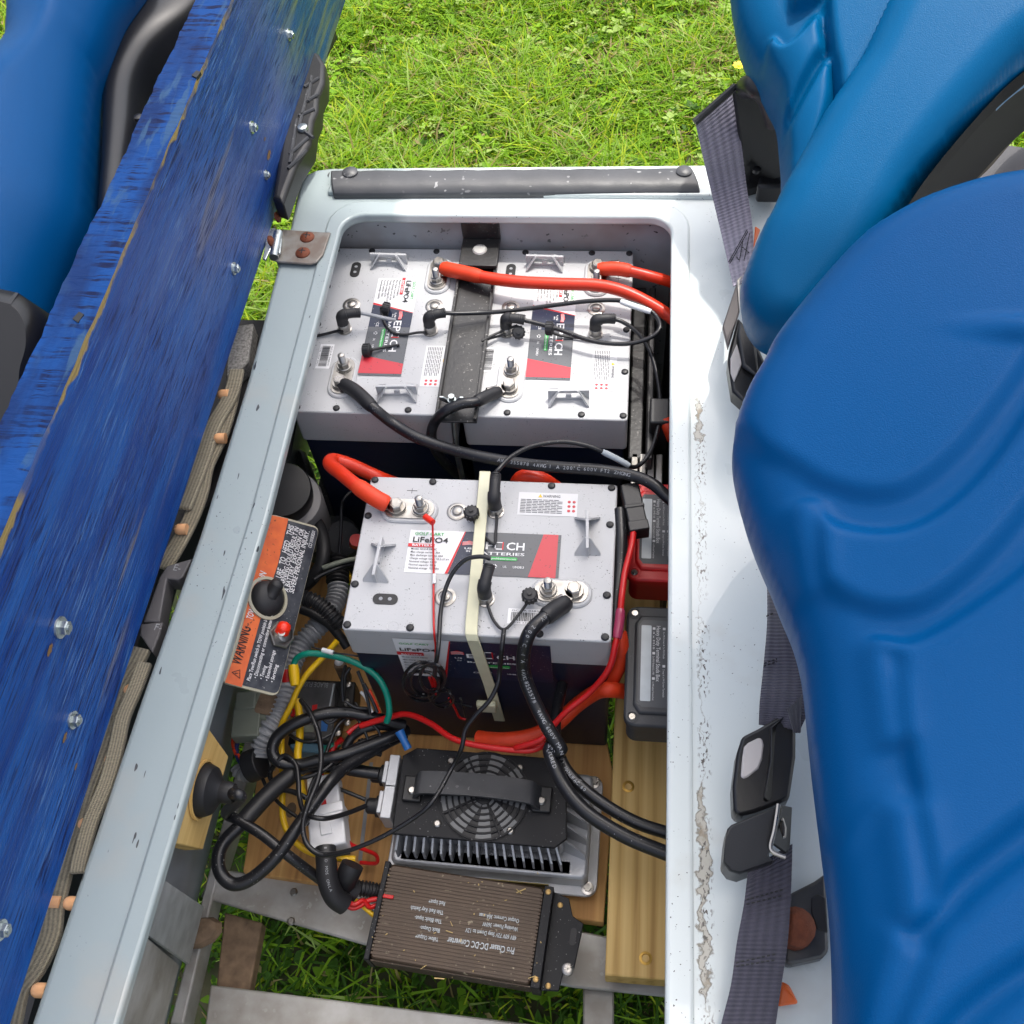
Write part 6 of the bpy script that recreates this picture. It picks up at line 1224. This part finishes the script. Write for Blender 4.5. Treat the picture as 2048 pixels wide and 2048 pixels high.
# --- left cushion
nL = Vector((.30,-.1,.95)); pL = P(120,300,.80)
oc, XL, QL = relief([(25,-60),(12,30),(-5,120),(-120,200),(-260,500),(-260,900),(-40,1000),(80,760),(140,600),(190,500),(196,400),(199,300),(203,190),(222,130),(250,50),(300,-60),(160,-120)],
    [([(203,115),(175,108),(150,100)], .004, -.002), ([(200,170),(180,162),(160,150)], .004, -.002)], 0.085, .13, .006, pL, nL, M['vinyl'], seatL)
oc.data.flip_normals() if oc.data.polygons[0].normal.dot(Vector((0,0,1))) < 0 else None
# black shell around it
b = MB()
def strap3(pts_out, pts_in, zo, zi, m, parent, name, drop=.05):
    b = MB(); n = len(pts_out); A = [P(u,v,z) for (u,v), z in zip(pts_out, zo)]; B = [P(u,v,z) for (u,v), z in zip(pts_in, zi)]
    A = smoothpts(A, 6); B = smoothpts(B, 6); n = len(A); mid = [(a+c_)/2+Vector((0,0,.012)) for a, c_ in zip(A, B)]
    vs = []; 
    for a, m_, c_ in zip(A, mid, B): vs += [a+Vector((0,0,-drop)), a, a.lerp(m_,.5)+Vector((0,0,.004)), m_, c_.lerp(m_,.5)+Vector((0,0,.004)), c_, c_+Vector((0,0,-drop))]
    fs = []
    for i in range(n-1):
        for k in range(6): fs.append((i*7+k, (i+1)*7+k, (i+1)*7+k+1, i*7+k+1))
    b.add(vs, fs); return obj(name, b, m, parent, angle=60)
strap3([(300,-60),(262,20),(235,75),(216,130),(206,180),(203,300),(197,400),(190,480),(150,640)], [(470,-60),(400,20),(340,70),(305,110),(280,170),(275,250),(268,330),(262,400),(250,500)], [.80]*9, [.79]*9, 'blackpl', seatL, 'shell_rim', .10)
b = MB(); pp = [P(*a,.70) for a in ((480,-80),(640,-80),(300,520),(20,1300),(-200,1300),(-200,700),(200,300))]; b.prism([(p.x,p.y) for p in pp][::-1], .58, .69); o_ = obj('shell_back', b, 'blackmat', seatL)
b = MB(); b.lathe([(.006,0),(.005,.003),(.002,.004)], 12, Matrix.Translation(P(278,237,.80))); obj('screw', b, 'blackpl', seatL)
b = MB(); b.tube(smoothpts([P(400,30,.74),P(360,90,.74),P(335,150,.73)]), .022, 14); obj('shell_pivot', b, 'greybox', seatL)
# black rounded arm end lower left
t = thing('armrest', 'rounded black armrest end at the left edge of the frame', 'armrest', P(30,700,.80))
A = P(-60,610,.90); Bp = P(28,655,.90); b = MB(); X = frame(P(-160,700,.86), (Bp-A), (.2,-.5,.85))
pp = [inv_ for inv_ in [PN(u,v,P(0,700,.88),Vector((.2,-.5,.85))) for u,v in ((-300,520),(0,578),(40,590),(66,615),(80,650),(85,700),(70,780),(40,880),(0,960),(-300,1100))]]
nn = Vector((.2,-.5,.85)).normalized(); sp = smoothpts(pp, 4); n = len(sp); vs = [p for p in sp]+[p-nn*.09 for p in sp]+[p+(sum(sp,Vector())/n-p).normalized()*.012+nn*.010 for p in sp]
fs = [(i,(i+1)%n,n+(i+1)%n,n+i) for i in range(n)]+[(2*n+i,2*n+(i+1)%n,(i+1)%n,i) for i in range(n)]+[tuple(2*n+i for i in range(n))]
b.add(vs, fs); o_ = obj('arm_end', b, 'blackpl', t, angle=50)
b = MB(); b.lathe([(.008,0),(.007,.004),(.002,.006)], 14, axis_frame(PN(70,672,P(0,700,.88)-nn*.02,nn), (1,-.2,.2))); obj('bolt', b, 'blackpl', t)
# black arm rest bracket under plank at top
t = thing('hip_restraint', 'black ribbed plastic hip restraint hanging beside the painted plank', 'bracket', P(600,250,.66))
zr = .70
oo = [zTL(1705,255),zTL(1760,290),zTL(1795,350),zTL(1790,450),zTL(1760,520),zTL(1755,600),zTL(1730,660),zTL(1715,780),zTL(1640,900),zTL(1590,1030),zTL(1560,1112),zTL(1500,1085),zTL(1520,960),zTL(1560,700),zTL(1600,500),zTL(1650,330)]
pp = [P(*a, zr) for a in oo]; b = MB(); b.prism([(p.x,p.y) for p in pp][::-1], zr-.03, zr, ch=.004); hp = obj('shell', b, 'blackmat', t, bevel=.002)
for (a, c_) in (((1680,480),(1760,430)),((1690,560),(1755,520)),((1650,640),(1735,600)),((1645,700),(1730,760)),((1600,850),(1700,760)),((1590,930),(1690,830)),((1700,500),(1650,700)),((1640,660),(1600,900)),((1720,420),(1700,560))):
    b = MB(); b.tube([P(*zTL(*a), zr+.001), P(*zTL(*c_), zr+.001)], .0022, 6); obj('rib', b, 'greybox', hp)
b = MB(); b.lathe([(.007,0),(.006,.004),(.002,.005)], 14, Matrix.Translation(P(*zTL(1672,712), zr+.001))); obj('bolt', b, 'zinc', hp)

# ================================================================= gap strip: braided sleeves, orange pegs, clips
b = MB(); pp = [P(*a,.60) for a in ((430,640),(600,640),(560,860),(330,1100),(40,2100),(-120,2100),(300,1000))]; b.prism([(p.x,p.y) for p in pp][::-1], .55,.60); obj('inner_sill', b, 'blackmat', cart)
b = MB(); pp = [P(*a,.622) for a in (zL(1270,-130),zL(1400,-150),zL(1370,60),zL(1300,130),zL(1245,150))]; b.prism([(p.x,p.y) for p in pp][::-1], .60,.622); obj('speckled_panel', b, 'specklemat', cart, bevel=.002)
t = thing('braided_cord', 'upper braided grey cord in the gap between plank and rail', 'cord', P(*zL(1200,300),.62), group='braided cords in the gap')
def cord(l, f, w_, t, z=.632):
    b = MB(); pts = smoothpts([P(*f(a,c_),z) for a,c_ in l], 8); n = len(pts); sd_ = []
    for i in range(n): tg = (pts[min(i+1,n-1)]-pts[max(i-1,0)]).normalized(); sd_.append(tg.cross(Vector((0,0,1))))
    ribbon(b, pts, w_, sd_, .006); o = obj('sleeve', b, 'braid', t, bevel=.002)
    uv = o.data.uv_layers.new(name='UVMap'); me = o.data; inv = wm(t)
    for p in me.polygons:
        for li in p.loop_indices:
            vi = me.loops[li].vertex_index; uv.data[li].uv = ((vi % 4 in (1,2))*1.0, (vi//4)*.02)
    return o
cord([(1310,110),(1270,260),(1180,420),(1120,600),(1060,760),(1010,880)], zL, .017, t)
t = thing('braided_cord', 'second braided cord crossing under the first beside the rail', 'cord', P(*zL(1100,700),.62), group='braided cords in the gap')
cord([(1300,140),(1270,300),(1215,480),(1140,640),(1110,780),(1060,920),(990,1060),(900,1210)], zL, .017, t, .626)
t = thing('braided_cord', 'long braided cord snaking down the lower left gap', 'cord', P(*zBL(400,1100),.62), group='braided cords in the gap')
cord([(780,-140),(740,-60),(650,100),(600,280),(540,460),(470,640),(420,820),(370,980),(330,1130),(290,1300),(270,1450),(190,1620),(100,1740),(60,1900),(40,2000)], zBL, .019, t)
t = thing('braided_cord', 'braided cord hugging the rail edge at lower left', 'cord', P(*zBL(560,500),.62), group='braided cords in the gap')
cord([(800,-60),(740,100),(680,240),(645,400),(590,600),(500,820),(450,1000),(430,1100)], zBL, .013, t, .640)
for i, (f, x, y) in enumerate(((zL,1205,247),(zL,1185,488),(zL,968,990),(zL,690,1878),(zBL,585,475),(zBL,438,830),(zBL,358,1265),(zBL,262,1262),(zBL,180,1745))):
    p = P(*f(x,y), .632); lb = ['topmost orange peg between plank and rail','second orange peg from the top in the gap','third orange peg, beside the crossing cords','orange peg just below the grey clips','orange peg below the clips, halfway down the gap','orange peg by the long cord in the lower gap','orange peg touching the rail beside the lowest peg pair','orange peg half hidden behind the plank edge','lowest orange peg at the left rail edge'][i]
    b = MB(); d = Vector((1,.05,0)); b.lathe([(.0015,-.001),(.0042,.0005),(.0056,.003),(.0058,.005),(.0058,.012)], 16, axis_frame(p, d)); o_ = obj('peg', b, 'peach', None, base=p); tag(o_, lb, 'peg', 'orange pegs in the gap')
for i, l in enumerate(([(880,1250),(920,1190),(1060,1150),(1010,1250),(980,1270),(920,1260),(880,1500),(790,1500)], [(775,1510),(900,1500),(880,1570),(840,1670),(770,1570)])):
    t = thing('grey_clip', ['upper grey plastic clip wedged between plank and rail','lower triangular grey plastic clip wedged between plank and rail'][i], 'clip', P(*zL(*l[0]),.60)); b = MB(); pp = [P(*zL(*a),.638) for a in l]; b.prism([(p.x,p.y) for p in pp][::-1], .615,.638); cl = obj('clip_body', b, mat('grey_clip_plastic', lin((92,90,92)), .5), t, bevel=.0015)
    b = MB(); q = [(950,1215),(960,1200)] if i == 0 else [(845,1545),(855,1535)]; A = P(*zL(*q[0]),.6385); b.text('E-' if i == 0 else 'F-', A, (1,-.1,0), (.1,1,0), .010); obj('lettering', b, 'hose', cl, smooth=False)

# ================================================================= RIGHT SEATS
far = thing('bucket_seat', 'far blue moulded seat cushion with black rim, upper right', 'seat', (.5,.5,.66), group='blue moulded seats')
nF = Vector((-.16,-.42,.90)); pF = P(1545,690,.745)
SF = lambda pts: [zTR(*a) for a in pts]
outl = [zTR(*a) for a in ((310,-120),(325,60),(350,200),(400,330),(460,430),(515,540),(560,640),(578,800),(590,960),(592,1080),(640,1200),(800,1200),(1000,900),(1250,500),(1500,200),(1700,-100),(1500,-350),(900,-380),(420,-340))]
ff = [ ('R', SF([(655,-400),(960,-400),(895,10),(855,90),(800,150),(720,200),(655,212),(636,150),(640,40)]), .009, .020),
       ('R', SF([(985,-400),(1500,-400),(1330,40),(1150,380),(1000,640),(900,700),(872,560),(848,450),(832,330),(828,200),(866,70)]), .009, .022),
       ('R', SF([(540,330),(600,385),(645,378),(710,315),(770,245),(806,225),(816,330),(826,430),(780,500),(705,620),(640,740),(605,790),(540,700),(480,500)]), .009, .018),
       ('R', SF([(860,470),(870,560),(860,700),(800,900),(700,1100),(600,1100),(606,860),(650,760),(720,640),(790,520),(835,455)]), .009, .015)]
oc, XF, QF = relief(outl, ff, .040, .040, .0028, P(1565,690,.745), nF, M['vinyl2'], far, sm=1)
outl = [zTR(*a) for a in ((1330,-350),(1190,-20),(1100,170),(1005,370),(940,470),(870,575),(810,665),(740,790),(680,900),(620,1010),(590,1060),(540,1170),(480,1280),(430,1400),(380,1540),(363,1640),(375,1740),(420,1830),(490,1890),(580,1915),(760,1890),(1000,1600),(1200,1290),(1300,1120),(1420,960),(1600,740),(1800,520),(1932,400),(2200,200),(2400,-200),(1900,-400))]
ff = []
oc2, XF2, QF2 = relief(outl, ff, .048, .034, .0035, pF+Vector((0,0,.038)), nF, M['vinyl2'], far, name='side_bolster')
def fixn(o):
    me = o.data; k = sum(p.normal.z for p in list(me.polygons)[:200])
    if k < 0: me.flip_normals()
fixn(oc); fixn(oc2)
strap3([zTR(*a) for a in ((1080,1450),(1200,1290),(1300,1120),(1420,950),(1600,730),(1800,510),(1960,370),(2200,170))], [zTR(*a) for a in ((1380,1300),(1440,1210),(1480,1150),(1560,1050),(1700,900),(1850,740),(1960,640),(2200,430))], [.86,.87,.875,.88,.89,.90,.91,.92], [.78]*8, 'shell', far, 'shell_rim', .02)
strap3([zTR(*a) for a in ((1330,1330),(1440,1200),(1480,1145),(1560,1045),(1700,895),(1850,735),(1960,635),(2200,425))], [zTR(*a) for a in ((1400,1330),(1490,1200),(1530,1140),(1600,1060),(1740,930),(1880,770),(1990,680),(2200,500))], [.775]*8, [.70]*8, mat('tan_frame', lin((92,82,66)), .6), far, 'frame_tube', .0)
near = thing('bucket_seat', 'large near blue moulded seat cushion filling the right side', 'seat', (.55,-.1,.66), group='blue moulded seats')
nN = Vector((-.22,-.16,.95)); pN = P(1600,1100,.83)
D_ = lambda pts: [(a*1.06, b_*1.06) for a,b_ in pts]
outl = [zMR(*a) for a in ((560,20),(480,170),(400,310),(340,470),(320,600),(330,740),(375,930),(440,1110),(510,1270),(570,1420),(640,1590),(690,1780),(715,1932))]+[zBR(*a) for a in ((905,500),(950,870),(985,1150),(1000,1400),(1005,1690),(1010,2100),(1400,2500),(2400,2500),(3000,1500),(3000,-1500),(2700,-2500))]+[(2500,420),(2200,385),(2048,398),(1961,411),(1876,435),(1802,466),(1717,519),(1643,594)]
MR = lambda pts: [zMR(*a) for a in pts]
BR = lambda pts: [zBR(*a) for a in pts]
ff = [ ('R', MR([(-300,300),(300,560),(520,760),(700,870),(760,915),(860,968),(1000,1010),(1130,1022),(1260,1000),(1400,920),(1540,800),(1700,615),(1850,410),(1960,230),(2100,-40),(2500,-800),(1000,-1500),(-300,-500)]), .013, 0.0098),
       ('R', MR([(822,1085),(900,1125),(1020,1160),(1140,1172),(1260,1160),(1400,1098),(1560,975),(1720,795),(1880,560),(2000,350),(2250,-100),(2700,200),(2150,790),(2040,920),(1900,1090),(1760,1260),(1600,1420),(1440,1545),(1300,1605),(1150,1612),(1020,1580),(900,1520),(838,1450),(820,1340),(816,1200)]), .011, 0.0109),
       ('R', MR([(1060,1735),(1180,1750),(1300,1735),(1450,1665),(1650,1535),(1850,1385),(2150,1110),(2900,600)])+BR([(3000,500),(2200,620),(2000,715),(1850,815),(1720,915),(1600,1010),(1530,1080),(1475,1100),(1440,960),(1405,780),(1370,600),(1345,470),(1322,330),(1308,180),(1300,40)]), .011, 0.0109),
       ('R', BR([(1480,1265),(1560,1190),(1640,1110),(1720,1045),(1850,945),(2000,865),(2300,740),(3000,600),(3000,1100),(2300,1230),(2000,1350),(1850,1430),(1700,1530),(1570,1640),(1440,1800),(1300,2000),(1240,1900),(1290,1720),(1350,1560),(1420,1390)]), .011, 0.0109),
       ('R', BR([(1500,1840),(1600,1720),(1720,1620),(1850,1520),(2000,1440),(2200,1350),(3000,1200),(3000,2600),(1300,2600),(1380,2100)]), .013, 0.0098),
       (MR([(735,1000),(750,1120),(760,1280),(765,1420),(800,1520)]), .014, 0.0076, 0, 1),
       (BR([(1225,-60),(1240,80),(1262,230),(1285,380),(1310,450)]), .011, 0.0087, 0, 1),
       (BR([(1335,650),(1345,840),(1375,1020),(1390,1170),(1420,1230)]), .013, 0.0109, 0, 1),
       (BR([(1365,1290),(1300,1400),(1230,1560),(1180,1740),(1150,1900)]), .012, 0.0076),
       (BR([(1005,970),(1100,840),(1200,720),(1290,650),(1350,630)]), .004, 0.0033, 0, 1),
       (MR([(1900,100),(1895,160),(1885,230)]), .03, 0.0065, 0, 1)]
oc, XN, QN = relief(outl, ff, .058, .045, .0031, pN, nN, M['vinyl'], near)
fixn(oc)

# ================================================================= BELTS AND BUCKLES
def belt(name, label, pl_, pr_, zs, m, th=.0016):
    t = thing(name, label, 'seat belt', P(*pl_[0], zs[0][0] if isinstance(zs[0], tuple) else zs[0]), group='dark seat belts'); return t, web(t, pl_, pr_, zs, m, th)
def web(t, pl_, pr_, zs, m, th=.0016, name='webbing'):
    A = smoothpts([P(*a, z[0] if isinstance(z, tuple) else z) for a, z in zip(pl_, zs)], 8); B = smoothpts([P(*a, z[1] if isinstance(z, tuple) else z) for a, z in zip(pr_, zs)], 8); n = len(A); vs = []; fs = []; W = 9
    for i in range(n):
        tg = (A[min(i+1,n-1)]-A[max(i-1,0)]); nn = (B[i]-A[i]).cross(tg).normalized()
        if nn.z < 0: nn = -nn
        for k in range(W): q = A[i].lerp(B[i], k/(W-1)); vs.append(q+nn*(.0004*math.sin(k*2.2))); 
    off = len(vs); vs += [v-Vector((0,0,th)) for v in vs]
    for i in range(n-1):
        for k in range(W-1): a = i*W+k; fs.append((a,a+1,a+W+1,a+W)); fs.append((off+a+W,off+a+W+1,off+a+1,off+a))
        fs.append((i*W,(i+1)*W,off+(i+1)*W,off+i*W)); fs.append((off+i*W+W-1,off+(i+1)*W+W-1,(i+1)*W+W-1,i*W+W-1))
    b = MB(); b.add(vs, fs); o = obj(name, b, m, t, angle=60); me = o.data; uv = me.uv_layers.new(name='UVMap')
    for p in me.polygons:
        for li in p.loop_indices:
            vi = me.loops[li].vertex_index % off; uv.data[li].uv = ((vi % W)/(W-1), (vi//W)/n*.35)
    return A, B
def stitches(t, segs, z=.0, m='black', r=.0006, step=.0035):
    b = MB()
    for a, c_ in segs:
        L_ = (c_-a).length; k = int(L_/step)
        for i in range(k): p = a.lerp(c_, i/k); q = a.lerp(c_, (i+.6)/k); b.tube([p,q], r, 5)
    obj('stitching', b, m, t)
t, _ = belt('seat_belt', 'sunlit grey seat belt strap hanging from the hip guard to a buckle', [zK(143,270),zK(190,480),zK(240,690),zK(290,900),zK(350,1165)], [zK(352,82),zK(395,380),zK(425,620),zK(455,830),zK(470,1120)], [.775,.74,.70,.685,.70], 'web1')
b = MB(); b.tube([P(*zK(135,262),.777), P(*zK(362,62),.80)], .004, 10); obj('strap_bar', b, 'blackmat', t)
S = lambda x, y, z=.692: P(*zK(x,y), z)
stitches(t, [(S(330,1040),S(432,860)),(S(325,1030),S(428,850)),(S(340,1045),S(370,1100)),(S(370,1100),S(405,900)),(S(368,1005),S(412,1065)),(S(400,950),S(440,985)),(S(402,1060),S(440,870))], step=.003)
t = thing('buckle', 'black belt tongue and buckle with pale insert under the far seat', 'buckle', P(*zK(370,1500),.67), group='black belt buckles')
def slab(l, f, z, h, m, t, name, bev=.002, ch=.0):
    b = MB(); zz = z if isinstance(z, (list,tuple)) else [z]*len(l); top = [P(*f(a,c_), q) for (a,c_), q in zip(l, zz)]; n = len(top); b.add(top+[p-Vector((0,0,h)) for p in top], [tuple(range(n-1,-1,-1)), tuple(range(n,2*n))]+[(i,(i+1)%n,n+(i+1)%n,n+i) for i in range(n)]); return obj(name, b, m, t, bevel=bev)
slab([(375,1125),(385,1140),(385,1300),(320,1505),(290,1385)], zK, .712, .006, 'buckg' if False else mat('buckle_mauve', (.06,.05,.05), .4), t, 'tongue_cover')
slab([(370,1128),(400,1105),(385,1135),(385,1300),(378,1250)], zK, .715, .003, 'steel', t, 'tongue_plate', .0005)
slab([(375,1330),(475,1460),(530,1590),(490,1680),(425,1812),(345,1740),(320,1580),(325,1520)], zK, .708, .020, 'buck', t, 'buckle_body', .003)
slab([(370,1480),(400,1590),(355,1690),(335,1640),(335,1560)], zK, .7105, .003, 'buckg', t, 'release_insert', .001)
slab([(385,1340),(475,1460),(495,1670),(400,1600),(370,1430)], zK, .715, .006, 'buck', t, 'buckle_shoulder', .003)
# middle strap + open buckle
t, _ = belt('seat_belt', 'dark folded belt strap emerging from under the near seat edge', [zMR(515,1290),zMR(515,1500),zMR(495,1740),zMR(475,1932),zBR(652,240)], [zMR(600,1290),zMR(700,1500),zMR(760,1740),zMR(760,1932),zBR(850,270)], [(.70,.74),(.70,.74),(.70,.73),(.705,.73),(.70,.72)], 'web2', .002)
S = lambda x, y: P(*zMR(x,y), .708); stitches(t, [(S(510,1470),S(575,1440)),(S(495,1745),S(655,1690)),(S(497,1730),S(650,1675))])
web(t, [zBR(790,170),zBR(820,280)], [zBR(862,100),zBR(855,280)], [.735,.72], 'web2', .002, 'folded_end')
t = thing('buckle', 'black angular buckle with large grey window beside the near seat', 'buckle', P(*zBR(650,450),.67), group='black belt buckles')
slab([(570,300),(650,260),(800,172),(832,185),(830,400),(800,600),(760,620),(630,668),(560,685),(530,660),(525,540),(545,380)], zBR, .712, .022, 'buck', t, 'buckle_body', .005)
slab([(705,255),(800,180),(830,195),(825,400),(795,600),(690,620),(675,600),(705,420)], zBR, [.714,.716,.700,.700,.700,.712,.718,.718], .014, 'buck', t, 'buckle_shoulder', .002)
slab([(600,330),(650,305),(668,310),(676,340),(668,410),(650,455),(600,495),(575,505),(565,490),(572,400),(580,350)], zBR, .7135, .003, 'buckg', t, 'release_window', .0015)
t = thing('buckle', 'glossy black box buckle with slot on the lowest belt', 'buckle', P(*zBR(650,800),.67), group='black belt buckles')
slab([(520,725),(745,632),(770,640),(725,820),(700,870),(730,900),(560,965),(510,950),(480,910),(490,800),(500,745)], zBR, [.728]*3+[.728,.728,.712,.708,.712,.722,.728,.728], .026, 'buck', t, 'buckle_body', .004)
slab([(752,628),(812,640),(800,850),(780,865),(712,815)], zBR, [.730,.712,.706,.706,.722], .004, 'blackpl', t, 'face_plate', .0015)
b = MB(); sp = smoothpts([P(*zBR(a,c_), .731) for a,c_ in ((745,630),(738,680),(725,760),(708,830),(720,860),(780,885))], 5); b.tube(sp, .0017, 8); obj('metal_edge', b, 'steel', t)
slab([(755,690),(772,692),(786,740),(784,790),(768,795),(752,740)], zBR, .7225, .002, 'steel', t, 'slot_frame', .001)
slab([(761,705),(770,707),(777,742),(776,780),(768,782),(760,742)], zBR, .7232, .002, 'black', t, 'slot', .0005)
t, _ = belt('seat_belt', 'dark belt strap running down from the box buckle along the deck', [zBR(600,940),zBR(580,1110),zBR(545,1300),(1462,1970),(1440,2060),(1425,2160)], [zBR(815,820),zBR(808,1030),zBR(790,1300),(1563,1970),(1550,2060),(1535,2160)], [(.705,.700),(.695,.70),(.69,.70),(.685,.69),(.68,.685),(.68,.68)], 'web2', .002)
S = lambda x, y: P(*zBR(x,y), .702); stitches(t, [(S(590,1090),S(775,1040)),(S(590,1112),S(770,1070)),(S(540,1395),S(740,1350)),(S(540,1412),S(735,1380))])
# rear bracket, bolt and amber bits on the deck
t = thing('seat_bracket', 'grey metal seat bracket with rusty bolt behind the lowest belt', 'bracket', P(*zBR(880,1200),ZD))
slab([(800,1060),(920,1000),(975,960),(990,1340),(960,1370),(800,1405),(770,1380)], zBR, .672, .016, mat('dark_grey_metal', lin((88,88,88)), .35, .5, var=.3, vscale=40), t, 'bracket_plate', .003)
slab([(905,1080),(940,1060),(975,1080),(985,1250),(930,1230),(905,1150)], zBR, .6735, .002, 'black', t, 'slot')
b = MB(); b.lathe([(.014,-.012),(.014,.004),(.008,.010),(.003,.012)], 16, Matrix.Translation(P(*zBR(828,1225),.682))); obj('bolt', b, 'copper', t)
t = thing('amber_tab', 'orange plastic tab poking out from under the lowest belt', 'tab', P(*zBR(800,1550),ZD)); slab([(760,1480),(800,1500),(846,1590),(742,1605)], zBR, .668, .004, 'or', t, 'tab'); slab([(760,1495),(800,1510),(830,1575)], zBR, .672, .003, 'or', t, 'fold')
t = thing('amber_tab', 'orange plastic tab glimpsed beside the sunlit strap', 'tab', P(*zK(480,860),ZD)); slab([(470,830),(500,850),(480,900),(460,960)], zK, .690, .004, 'or', t, 'tab')

# bits of debris on the converter and battery lids
random.seed(11)
b = MB()
for i in range(34):
    p = P(*z4(random.uniform(660,1330), random.uniform(660,1080)), .3935); a = random.uniform(0,3.14); s_ = random.uniform(.0004,.0011); l_ = s_*random.choice((1,1,1.5,2,5)); s_ *= .5
    b.prism([(p.x+l_*math.cos(a)-s_*math.sin(a),p.y+l_*math.sin(a)+s_*math.cos(a)),(p.x-l_*math.cos(a)-s_*math.sin(a),p.y-l_*math.sin(a)+s_*math.cos(a)),(p.x-l_*math.cos(a)+s_*math.sin(a),p.y-l_*math.sin(a)-s_*math.cos(a)),(p.x+l_*math.cos(a)+s_*math.sin(a),p.y+l_*math.sin(a)-s_*math.cos(a))], .3928, .3936)
tag(obj('debris', b, mat('straw_debris', lin((190,165,110)), .8), None, base=P(*z4(1000,850),.392)), 'straw crumbs and grass clippings scattered on the bronze converter', 'debris', kind='stuff')
for m in bpy.data.materials:
    if 'h' in m: del m['h']
